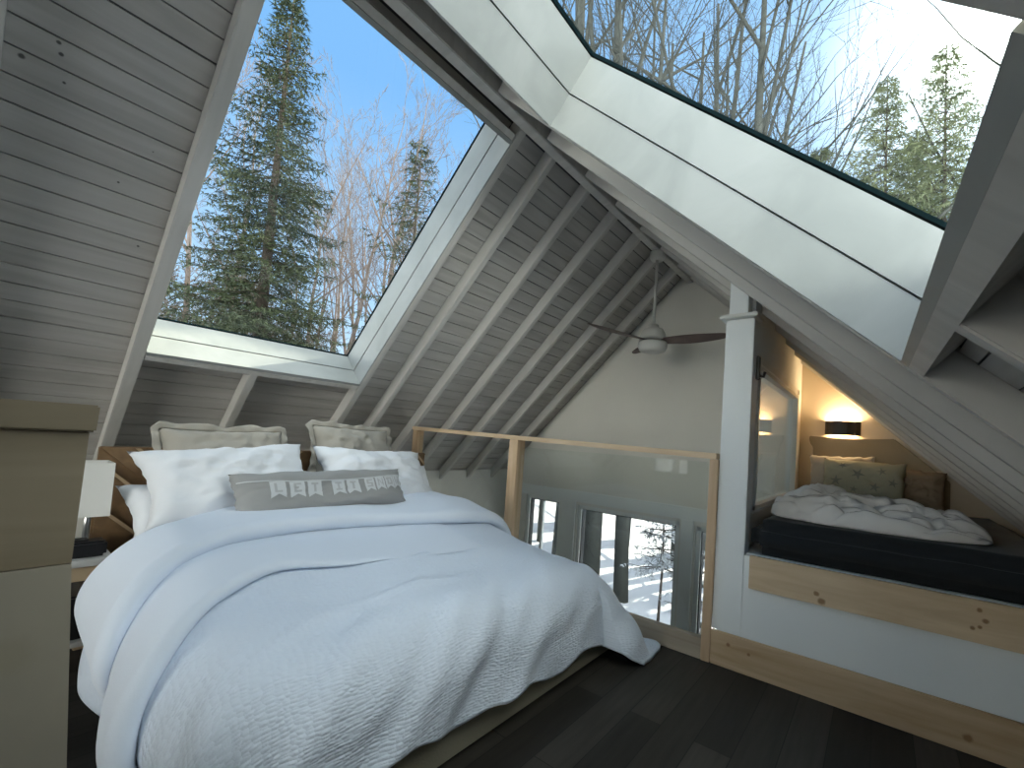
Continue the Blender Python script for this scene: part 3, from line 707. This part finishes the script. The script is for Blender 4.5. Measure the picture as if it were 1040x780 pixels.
for x, ch in fx:
    b = NB(); fwid, fh = (.072 if x < .15 else .058), .086; zt = banner_sag(x) + .004
    def ff(a, c):
        xx = -fwid / 2 + fwid * a
        tail = -.020 * (1 - abs(2 * a - 1)) if True else 0
        yy = zt - (fh + tail) * c
        return on_banner(x + xx, yy, .0035)
    grid(b, 8, 8, ff); fo = obj('pennant', b, M['flag'], bp_, sm=True)
    b = NB()
    for r_, row in enumerate(FONT[ch]):
        for c_, q in enumerate(row):
            if q == '1':
                cw_ = .036 / len(row); xa = x - .018 + c_ * cw_; ya = zt - .010 - r_ * .0095
                vs = [b.verts.new(on_banner(*p, .0050)) for p in ((xa, ya), (xa + cw_ + .0001, ya), (xa + cw_ + .0001, ya - .0096), (xa, ya - .0096))]
                b.faces.new(vs)
    obj('letter', b, M['letter'], fo)
b = NB(); tube(b, [on_banner(-.44 + .88 * i / 40, banner_sag(-.44 + .88 * i / 40) + .006, .004) for i in range(41)], .003, 5); obj('banner_string', b, M['flag'], bp_)

# ------------------------------------------------------------------ nightstand, lamp, clock radio
ns = thing('nightstand', 'small grey-topped nightstand left of the bed', 'nightstand', (-2.80, .21, 0))
obj('top', bbox((-3.02, .02, .462), (-2.59, .405, .49), .004), M['table'], ns)
obj('apron', bbox((-2.98, .06, .40), (-2.615, .39, .461), .003), M['table_tan'], ns)
for x in (-2.97, -2.645):
    for y in (.075, .355): obj('leg', bbox((x, y, .001), (x + .035, y + .035, .399), .003), M['table_tan'], ns)
obj('shelf', bbox((-2.97, .08, .13), (-2.62, .385, .15), .003), M['table'], ns)
lp = thing('table_lamp', 'table lamp with a white rectangular shade on the nightstand', 'lamp', (-2.78, .335, .4905))
obj('base', bbox((-2.83, .285, .4908), (-2.73, .385, .502), .004), M['chrome'], lp)
b = NB(); tube(b, [(-2.78, .335, .502), (-2.78, .335, .72)], .011, 12); obj('pole', b, M['chrome'], lp, sm=True)
b = NB(); a0, a1 = (-2.87, .245), (-2.70, .392)
for (p, q) in (((a0[0], a0[1]), (a1[0], a0[1])), ((a1[0], a0[1]), (a1[0], a1[1])), ((a1[0], a1[1]), (a0[0], a1[1])), ((a0[0], a1[1]), (a0[0], a0[1]))):
    vs = [b.verts.new((p[0], p[1], .645)), b.verts.new((q[0], q[1], .645)), b.verts.new((q[0], q[1], .875)), b.verts.new((p[0], p[1], .875))]; b.faces.new(vs)
bmesh.ops.remove_doubles(b, verts=b.verts, dist=.001)
sh = obj('lamp_shade', b, M['shade'], lp); s = sh.modifiers.new('t', 'SOLIDIFY'); s.thickness = .004
ck = thing('clock_radio', 'black clock radio on the nightstand in front of the lamp', 'clock radio', (-2.66, .31, .4905))
obj('body', bbox((-2.715, .225, .4908), (-2.625, .385, .555), .010), M['black'], ck)
obj('controls', bbox((-2.70, .24, .5552), (-2.64, .33, .562), .002), M['blackmetal'], ck)
bk = NB(); box(bk, (-2.94, .09, .151), (-2.65, .37, .33)); bx_ = obj('storage_box', bev(bk, .008), M['black'], origin=(-2.8, .23, .151)); tag(bx_, 'black box on the nightstand lower shelf', 'box')

# ------------------------------------------------------------------ nook things
def quad(b, pts): b.faces.new([b.verts.new(p) for p in pts])
sc = thing('wall_sconce', 'black half-round wall sconce glowing above the nook headboard', 'wall lamp', (-.25, YG - .02, 1.36))
b = NB(); pts = [(-.377, YG - .0125, 1.30)]
for i in range(13):
    t = PI * i / 12; pts.append((-.252 - .125 * math.cos(t), YG - .013 - .075 * math.sin(t), 1.30))
pts.append((-.127, YG - .0125, 1.30))
# hollow shell open at top and bottom
outer = pts[1:-1]; inner = [(-.252 + (p[0] + .252) * .95, YG - .013 + (p[1] - YG + .013) * .94, p[2]) for p in outer]
vo = [[b.verts.new((p[0], p[1], z)) for p in outer] for z in (1.30, 1.415)]; vi = [[b.verts.new((p[0], p[1], z)) for p in inner] for z in (1.30, 1.415)]
for i in range(len(outer) - 1):
    b.faces.new((vo[0][i], vo[0][i + 1], vo[1][i + 1], vo[1][i])); b.faces.new((vi[0][i + 1], vi[0][i], vi[1][i], vi[1][i + 1]))
    b.faces.new((vo[1][i], vo[1][i + 1], vi[1][i + 1], vi[1][i])); b.faces.new((vo[0][i + 1], vo[0][i], vi[0][i], vi[0][i + 1]))
obj('shell', b, M['blackmetal'], sc)
b = NB(); box(b, (-.33, YG - .055, 1.350), (-.175, YG - .02, 1.362)); obj('led_bar', b, M['led'], sc)
def area(name, loc, rot, size, sy, power, col):
    l = bpy.data.lights.new(name, 'AREA'); l.shape = 'RECTANGLE'; l.size = size; l.size_y = sy; l.energy = power; l.color = col
    o = bpy.data.objects.new(name, l); C.objects.link(o); o.location = loc; o.rotation_euler = rot; return o
area('sconce_up_light', (-.252, YG - .045, 1.40), (PI, 0, 0), 0.18, .05, 4.0, (1.0, .66, .33))
area('sconce_down_light', (-.252, YG - .045, 1.315), (0, 0, 0), 0.18, .05, 1.6, (1.0, .66, .33))
def put2(name, label, cat, mat, w, h, t, O, la, ro, seed, **k):
    vv = V(0, math.sin(R(la)), math.cos(R(la))); nn = V(0, -math.cos(R(la)), math.sin(R(la))); uu = V(1, 0, 0); uu, vv = roll(uu, vv, R(ro))
    b = pillow_bm(w, h, t, O, uu, vv, nn, seed, **k); o = obj(name, b, mat, origin=O, sm=True); tag(o, label, cat); return o, uu, vv, nn
P_, uu, vv, nn = put2('starfish_pillow', 'green-grey pillow with starfish print in the nook', 'pillow', M['starcloth'], .52, .33, .13, (-.10, 3.98, .945), 22, -1, 11.2, k=.04)
def star(cx, cy, r, rot):
    b = NB(); O = V(-.10, 3.98, .945)
    def on(x, y):
        a, c = x / .26, y / .165; e = max(0, (1 - abs(a) ** 4) * (1 - abs(c) ** 4)) ** .55
        th = .13 * e * (1 + .18 * nz(a * 1.3 + 11.2, c * 1.3, 11.2)); wk = .010 * (nz(a * 4 + 33.6, c * 4, 11.2) + .6 * nz(a * 9, c * 9 + 11.2, 2)) * e
        return O + uu * x * (1 - .04 * (1 - c * c)) + vv * y * (1 - .04 * (1 - a * a)) + nn * (th / 2 + wk + .004)
    pc = b.verts.new(on(cx, cy)); ring = []
    for i in range(10):
        rr = r if i % 2 == 0 else r * .33; t = rot + PI * i / 5; ring.append(b.verts.new(on(cx + rr * math.cos(t), cy + rr * math.sin(t))))
    for i in range(10): b.faces.new((pc, ring[i], ring[(i + 1) % 10]))
    obj('starfish', b, M['star'], P_)
for q in ((-.17, -.03, .045, .3), (-.03, .035, .05, 1.1), (.12, .07, .035, .6), (.08, -.06, .04, .1), (-.13, .10, .03, .9), (.19, -.01, .035, 1.4), (-.05, -.09, .03, .2)): star(*q)
put2('taupe_pillow', 'taupe ruffled pillow standing behind the starfish pillow', 'pillow', M['linen'], .44, .36, .10, (-.24, 4.09, .955), 14, 2, 12.9, k=.05, wr=.014)
put2('brown_pillow', 'brown-grey pillow at the right end behind the starfish pillow', 'pillow', simple('brown_cloth', (.24, .19, .14), .9), .34, .30, .10, (.21, 4.07, .92), 16, -4, 14.1, k=.05, wr=.014)
# rolled white quilt lying across the nook mattress
def quilt():
    b = NB(); nu, nv = 130, 110
    A, B = V(-.50, 2.90, .775), V(.42, 2.74, .775)
    ax = (B - A); L = ax.length; ax.normalize(); sd = V(ax.y, -ax.x, 0) * -1
    def fn(a, c):
        t = a; ang = 2 * PI * c
        prof = (max(0, 1 - abs(2 * t - 1) ** 3.2)) ** .5
        wid = .30 * prof * (1.08 - .30 * t); hei = .165 * prof * (1.10 - .40 * t)
        x = math.cos(ang); z = math.sin(ang)
        zz = hei * (abs(z) ** .8) * (1 if z > 0 else -.04)
        p = A + ax * (L * t) + sd * (wid * x)
        fold = .018 * math.sin(8 * x + 5 * t + 3.0 * nz(t * 3, x * 2, 5)) + .034 * nz(t * 5.5, x * 3.0, 2) + .022 * nz(t * 12, x * 7, 6)
        # long creases that run down the roll
        cr = .05 * (1 - min(1, 6 * abs(nz(t * 2.6 + 3, x * 5, 11)))) + .03 * (1 - min(1, 5 * abs(nz(t * 5, x * 6, 4))))
        p.z = .770 + max(0, zz + (fold - cr) * prof * max(0, z) ** .6)
        p += sd * (.02 * nz(t * 6, ang, 3)) * prof
        return p
    grid(b, nu, nv, fn); bmesh.ops.remove_doubles(b, verts=b.verts, dist=.0006); bmesh.ops.recalc_face_normals(b, faces=b.faces)
    return b
q = obj('rolled_quilt', quilt(), clothmat('white_quilt_cloth', (.80, .79, .78)), origin=(-.05, 2.9, .77), sm=True); tag(q, 'crumpled white quilt bundled on the black nook mattress', 'quilt')

# ------------------------------------------------------------------ ceiling fan
FX, FY = -1.675, 3.46
fan = thing('ceiling_fan', 'three-bladed ceiling fan hanging from the ridge beam', 'ceiling fan', (FX + .055, FY, 2.81))
fc = (FX + .055, FY, 0)
b = NB(); lathe(b, [(0, 2.815), (.062, 2.815), (.066, 2.80), (.066, 2.765), (.055, 2.745), (0, 2.743)], fc); obj('canopy', b, M['fanbody'], fan, sm=True)
b = NB(); lathe(b, [(0, 2.75), (.013, 2.75), (.013, 2.14), (0, 2.14)], fc, 14); obj('downrod', b, M['fanbody'], fan, sm=True)
b = NB(); lathe(b, [(0, 2.165), (.045, 2.165), (.05, 2.14), (.085, 2.125), (.105, 2.09), (.115, 2.05), (.118, 2.035), (.10, 2.03), (0, 2.03)], fc, 40); obj('motor_housing', b, M['fanbody'], fan, sm=True)
b = NB(); lathe(b, [(0, 2.012), (.122, 2.012), (.125, 2.0), (.125, 1.965), (.110, 1.935), (.085, 1.925), (0, 1.922)], fc, 40); obj('light_bowl', b, M['fanbody'], fan, sm=True)
for a in (246, 130, 10):
    b = NB(); t = R(a); d = V(math.cos(t), math.sin(t), 0); s_ = V(-d.y, d.x, 0)
    def bl(top):
        def f(u, v):
            r = .08 + .60 * u; wd = (.045 + .035 * math.sin(PI * min(1, u * 1.15)) ** .8) * (1 - .72 * smooth(u, .78, 1.0) ** 2)
            y = (v - .5) * 2 * wd
            z = 2.021 - y * math.sin(R(14)) * (1 - .4 * u) + .045 * u * u * 0.6 + (.005 if top else 0)
            return V(fc[0], fc[1], 0) + d * r + s_ * (y * math.cos(R(11))) + V(0, 0, z)
        return f
    grid(b, 24, 6, bl(False)); grid(b, 24, 6, bl(True)); obj('blade', b, M['fanblade'], fan, sm=True)

# ------------------------------------------------------------------ outdoors
def groundz(x, y):
    z = -2.7
    t = -x - 6.0
    z += .60 * (t if t > 6 else (math.log1p(math.exp(t * 1.2)) / 1.2)) if t > -10 else 0
    cap = 3.6 + .05 * max(0, -x - 14)
    z = cap - math.log1p(math.exp((cap - z) * 2)) / 2 if cap - z < 20 else z
    z += .25 * nz(x * .15, y * .15, 1) + .05 * nz(x * .8, y * .8, 2)
    return z
b = NB()
grid(b, 120, 90, lambda a, c: (lambda x, y: V(x, y, groundz(x, y)))(-45 + 90 * a, -35 + 90 * c))
struct('snow_ground', b, M['hill'], sm=True)
def spruce(name, label, H, rad, mat, seed, whorls=46, per=8, droop=.25, dens=1.0, base=.06, group=None, trunk_r=.13, nl=.12, nw=.011, fan_=.42):
    rnd = random.Random(seed); root = thing(name, label, 'tree', (0, 0, 0), group)
    b = NB(); tube(b, [(0, 0, 0), (.05, 0, H * .5), (0, .03, H)], [trunk_r, trunk_r * .6, .012], 9); obj('trunk', b, M['spruce_trunk'], root, sm=True)
    b = NB(); wb = NB()
    def needle(p, dd):
        wv = dd.cross(V(rnd.uniform(-.7, .7), rnd.uniform(-.7, .7), 1)).normalized() * nw
        b.faces.new((b.verts.new(p - wv), b.verts.new(p + dd * nl * rnd.uniform(.7, 1.2)), b.verts.new(p + wv)))
    for k in range(whorls):
        t = base + (1 - base) * (k + rnd.random() * .6) / whorls; z = H * t
        L0 = rad * ((1 - t) ** .8) * (.7 + .5 * rnd.random())
        for j in range(per):
            an = 2 * PI * (j + rnd.random()) / per; L = L0 * rnd.uniform(.55, 1.15) + .10
            dr = droop * rnd.uniform(.5, 1.5) * (1.1 - t)
            d = V(math.cos(an), math.sin(an), 0); sd = V(-d.y, d.x, 0)
            def at(f): return V(0, 0, z) + d * (L * f) + V(0, 0, -L * dr * f + L * .22 * f * f)
            if L > .3: tube(wb, [at(0), at(.5), at(.95)], [.014, .009, .004], 3, False)
            n = max(3, int(L / .13 * dens))
            for i in range(n):
                f = .12 + .88 * (i + .6) / n; p = at(f)
                for sg in (-1, 1):
                    tl_ = L * fan_ * (1.1 - f) * rnd.uniform(.5, 1.1) + .10
                    td = (d * .8 + sd * sg * rnd.uniform(.6, 1.0) + V(0, 0, rnd.uniform(-.7, -.05))).normalized()
                    m_ = max(2, int(tl_ / .075))
                    for q in range(m_):
                        pp = p + td * (tl_ * (q + .3) / m_)
                        for _ in range(3): needle(pp, (td * .8 + V(rnd.uniform(-1, 1), rnd.uniform(-1, 1), rnd.uniform(-.7, .5))).normalized())
    obj('branches', wb, M['spruce_trunk'], root); obj('needles', b, mat, root)
    return root
def bare(name, label, H, seed, mat, group, r0=.11, lean_=.04, levels=4, first=.3, spread=.55, kids=(9, 6, 5, 4), fine=1.0, kink=.10):
    rnd = random.Random(seed); root = thing(name, label, 'tree', (0, 0, 0), group); tb, bb = NB(), NB()
    def limb(p, d, L, r, lev):
        n = 7 if lev == 0 else (5 if lev < 3 else 3); pts, rs = [p.copy()], [r]; q = p.copy(); dd = d.copy()
        for i in range(n):
            dd = (dd + V(rnd.gauss(0, kink), rnd.gauss(0, kink), rnd.gauss(.04 if lev else 0.02, kink * .6))).normalized()
            q = q + dd * (L / n); pts.append(q.copy()); rs.append(max(.004, r * (1 - .85 * (i + 1) / n)))
        tube(tb if lev == 0 else bb, pts, rs, 9 if lev == 0 else (5 if lev == 1 else 3), lev == 0)
        if lev >= levels: return
        nk = kids[lev]
        for k in range(nk):
            f = (first if lev == 0 else .15) + (1 - (first if lev == 0 else .15)) * (k + rnd.random()) / nk
            x = f * n; i = min(n - 1, int(x)); c = pts[i].lerp(pts[i + 1], x - i); dr = (pts[i + 1] - pts[i]).normalized()
            az = rnd.uniform(0, 2 * PI); o = dr.orthogonal().normalized(); o = o * math.cos(az) + dr.cross(o) * math.sin(az)
            nd = (dr * (1 - spread * .4) + o * spread * rnd.uniform(.7, 1.5) + V(0, 0, .12)).normalized()
            limb(c, nd, L * rnd.uniform(.28, .5) * (1.15 - .5 * f), max(.005, rs[i] * rnd.uniform(.35, .6)), lev + 1)
    limb(V(0, 0, -.3), V(lean_, lean_ * .6, 1).normalized(), H, r0, 0)
    obj('trunk', tb, mat, root, sm=True); obj('branches', bb, mat, root, sm=True)
    return root
def dirxy(az, dist): return math.sin(R(az)) * dist, math.cos(R(az)) * dist
def plant(o, az, dist, rot=0.0, sc=1.0, dz=-.1):
    x, y = dirxy(az, dist); o.location = (x, y, groundz(x, y) + dz); o.rotation_euler = (0, 0, rot); o.scale = (sc,) * 3; return o
def plantd(o, az, dist, rot=0.0, sc=1.0, label=None, dz=-.1):
    x, y = dirxy(az, dist); return dup(o, (x, y, groundz(x, y) + dz), rot, sc, label)
# left roof window
plant(spruce('spruce_tree', 'tall dark spruce close behind the left roof window', 10.6, 2.5, M['needles'], 3, 42, 8, .42, .98, .04, trunk_r=.15, nl=.125, nw=.0135), -72.0, 11.5)
plant(spruce('spruce_tree', 'smaller thin spruce right of the tall spruce in the left roof window', 9.9, 2.7, M['needles'], 5, 22, 6, .30, .60, .05, trunk_r=.09, nl=.15, nw=.016), -57.0, 15)
plant(spruce('spruce_tree', 'young spruce low at the right edge of the left roof window', 6.0, 1.6, M['needles'], 8, 24, 7, .3, .8, .05, trunk_r=.09, nl=.15, nw=.015), -52.5, 15)
GB = 'bare birches beyond the left roof window'; LB = 'bare pale birch with reddish twigs beyond the left roof window'
b1 = bare('birch_tree', LB, 10.5, 21, M['birch'], GB, .085, .03, 4, .25, .42); b2 = bare('birch_tree', LB, 9.5, 22, M['birch'], GB, .075, -.05, 4, .2, .45)
plant(b1, -64, 17); plant(b2, -59.5, 16.5)
rr = random.Random(4)
for i, (az, d) in enumerate(((-66.5, 21), (-62, 19), (-57.5, 21), (-54.5, 18), (-52, 21), (-60.5, 24), (-69, 23), (-75, 22), (-78, 18), (-48.5, 19), (-55.5, 25), (-64.5, 26), (-46, 23), (-81, 21), (-50, 15.5), (-63, 22), (-58.5, 18.5), (-56, 22), (-53, 23), (-61, 17.5), (-67.5, 18), (-51, 24), (-65, 24))):
    plantd(b1 if i % 2 else b2, az, d, rr.uniform(0, 6.28), rr.uniform(.75, 1.15))
# scrub on the hillside
GS = 'scrub on the hillside'; LS = 'brown bare scrub bush on the hillside in the left roof window'
s1 = bare('scrub_bush', LS, 2.6, 31, M['brush'], GS, .035, .1, 4, .02, .8, (14, 8, 5, 4), kink=.16)
s1['category'] = 'bush'; plant(s1, -70, 14)
for i in range(60):
    plantd(s1, rr.uniform(-84, -44), rr.uniform(11, 19), rr.uniform(0, 6.28), rr.uniform(.6, 1.3))
# behind the house, seen only as a reflection in the railing panel
# right roof window
GT = 'bare trees beyond the right roof window'; LT = 'bare grey tree with fine branches beyond the right roof window'
t1 = bare('bare_tree', LT, 17, 41, M['bark'], GT, .23, .015, 3, .22, .6, (11, 7, 5), kink=.06); t2 = bare('bare_tree', LT, 15, 42, M['bark'], GT, .19, -.02, 3, .25, .65, (11, 7, 5), kink=.07); t3 = bare('bare_tree', LT, 16, 43, M['bark'], GT, .21, .03, 3, .2, .7, (11, 7, 5), kink=.07)
plant(t1, -31.4, 10.0); plant(t2, -27.2, 10.5); plant(t3, -19.6, 10.5)
for i, (az, d) in enumerate(((-35.4, 9.5), (-34.2, 11), (-33.7, 13), (-31.6, 14.5), (-27.4, 14.5), (-20.6, 15), (-18.8, 13.5), (-15.6, 11), (-14.2, 13), (-13.0, 15.5), (-11.4, 17), (10, 17), (14, 14), (-43, 12.5), (-35.0, 16), (-19.9, 16), (-16.2, 16))):
    plantd((t1, t2, t3)[i % 3], az, d, rr.uniform(0, 6.28), rr.uniform(.85, 1.1))
for (lab, H, rd_, sd_, az, d) in (('sunlit evergreen under the sun in the right roof window', 14.6, 3.4, 51, 4.6, 14), ('sunlit evergreen left of the tallest one in the right roof window', 14.3, 3.2, 52, -.3, 14),
        ('pale evergreen tip low at the centre of the right roof window', 13.2, 3.2, 53, -6.5, 14.5), ('pale evergreen furthest left in the right roof window', 12.4, 3.0, 54, -12, 15), ('pale evergreen half hidden between the two taller sunlit evergreens', 13.4, 3.0, 55, 2.4, 15.5)):
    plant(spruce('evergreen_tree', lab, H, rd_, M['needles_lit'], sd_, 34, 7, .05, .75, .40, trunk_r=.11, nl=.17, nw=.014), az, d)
for az in (-166, -162, -159, -155, -151, -170, -147): plantd(t2, az, rr.uniform(11, 15), rr.uniform(0, 6.28), .9, LT)
# seen down through the gable windows
def logtree(label, az, d, r, seed, h=13):
    o = bare('forest_tree', label, h, seed, M['bark'], None, r, .01, 3, .45, .5, (9, 5, 4), kink=.012); plant(o, az, d)

logtree('slim trunk in the narrow left gable window', -38.4, 12, .05, 64, 9)
plant(spruce('snowy_fir', 'small snow-laden fir in the right part of the middle gable window', 3.1, 1.0, M['needles_snow'], 71, 9, 6, .3, .8, .48, trunk_r=.035, nl=.11, nw=.015), -22.6, 8.8)
plant(spruce('snowy_fir', 'snow-laden fir in the narrow right gable window beside the post', 3.4, .9, M['needles_snow'], 72, 12, 6, .3, .7, .3, trunk_r=.035, nl=.10, nw=.010), -17.3, 7.0)

# ------------------------------------------------------------------ light
SKY_FILL = 3.4
SUN = V(.104, .794, .599).normalized()
sl = bpy.data.lights.new('sun', 'SUN'); sl.energy = 10.5; sl.angle = R(.6); sl.color = (1.0, .88, .68)
so_ = bpy.data.objects.new('sun', sl); C.objects.link(so_); so_.rotation_euler = (-SUN).to_track_quat('-Z', 'Y').to_euler()
wd = bpy.data.worlds.new('world'); S.world = wd; wd.use_nodes = True; nt = wd.node_tree; nt.nodes.clear(); L = nt.links.new
def mth(op, a=None, b_=None, c_=None, cl=False):
    n = nt.nodes.new('ShaderNodeMath'); n.operation = op; n.use_clamp = cl
    for i, q in enumerate((a, b_, c_)):
        if q is None: continue
        if isinstance(q, (int, float)): n.inputs[i].default_value = q
        else: L(q, n.inputs[i])
    return n.outputs[0]
def rampn(v, stops):
    r = nt.nodes.new('ShaderNodeValToRGB'); e = r.color_ramp.elements
    e[0].position, e[0].color = stops[0][0], (*stops[0][1], 1); e[1].position, e[1].color = stops[-1][0], (*stops[-1][1], 1)
    for p, c in stops[1:-1]: x = e.new(p); x.color = (*c, 1)
    L(v, r.inputs[0]); return r.outputs[0]
o = nt.nodes.new('ShaderNodeOutputWorld'); bg = nt.nodes.new('ShaderNodeBackground'); tc = nt.nodes.new('ShaderNodeTexCoord')
sx = nt.nodes.new('ShaderNodeSeparateXYZ'); L(tc.outputs['Generated'], sx.inputs[0])
# clear winter sky: pale at the horizon, blue above
blue = rampn(sx.outputs[2], ((0.0, (.74, .84, .95)), (.22, (.50, .70, .95)), (.6, (.235, .49, .88))))
# added bright sky, out of view overhead, right and behind, to light the room
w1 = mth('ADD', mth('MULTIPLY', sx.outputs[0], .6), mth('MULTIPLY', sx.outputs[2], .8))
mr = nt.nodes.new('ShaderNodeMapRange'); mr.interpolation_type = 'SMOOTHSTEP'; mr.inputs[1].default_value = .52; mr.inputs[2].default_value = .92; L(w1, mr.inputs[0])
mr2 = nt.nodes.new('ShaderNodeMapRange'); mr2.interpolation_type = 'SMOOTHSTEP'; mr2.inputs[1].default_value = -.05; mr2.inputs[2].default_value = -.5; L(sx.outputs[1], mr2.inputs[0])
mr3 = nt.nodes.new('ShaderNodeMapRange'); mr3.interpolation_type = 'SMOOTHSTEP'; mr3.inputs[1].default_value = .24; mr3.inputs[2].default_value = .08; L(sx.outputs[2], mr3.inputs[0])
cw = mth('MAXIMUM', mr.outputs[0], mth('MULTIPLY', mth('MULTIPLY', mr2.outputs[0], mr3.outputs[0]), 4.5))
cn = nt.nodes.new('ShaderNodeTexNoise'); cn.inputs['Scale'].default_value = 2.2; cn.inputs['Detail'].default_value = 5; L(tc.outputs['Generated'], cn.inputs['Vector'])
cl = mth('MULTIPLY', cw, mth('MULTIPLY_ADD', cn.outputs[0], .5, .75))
mx = nt.nodes.new('ShaderNodeMix'); mx.data_type = 'RGBA'; mx.clamp_factor = False; L(cl, mx.inputs[0]); L(blue, mx.inputs[6]); mx.inputs[7].default_value = (SKY_FILL * 1.02, SKY_FILL * 1.0, SKY_FILL * .95, 1)
# glow of the sun through the haze
dp = nt.nodes.new('ShaderNodeVectorMath'); dp.operation = 'DOT_PRODUCT'; L(tc.outputs['Generated'], dp.inputs[0]); dp.inputs[1].default_value = SUN
dd = mth('MAXIMUM', dp.outputs['Value'], 0.0)
glow = mth('ADD', mth('MULTIPLY', mth('POWER', dd, 110.0), 2.6), mth('ADD', mth('MULTIPLY', mth('POWER', dd, 9.0), .22), mth('MULTIPLY', mth('POWER', dd, 1500.0), 30.0)))
gc = nt.nodes.new('ShaderNodeVectorMath'); gc.operation = 'SCALE'; gc.inputs[0].default_value = (1.0, .96, .86); L(glow, gc.inputs['Scale'])
ad = nt.nodes.new('ShaderNodeVectorMath'); ad.operation = 'ADD'; L(mx.outputs[2], ad.inputs[0]); L(gc.outputs[0], ad.inputs[1])
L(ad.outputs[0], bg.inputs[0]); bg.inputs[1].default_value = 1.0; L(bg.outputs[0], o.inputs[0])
S.view_settings.view_transform = 'Standard'; S.view_settings.look = 'None'; S.view_settings.gamma = 1; S.view_settings.use_curve_mapping = False
S.view_settings.exposure = 0.30
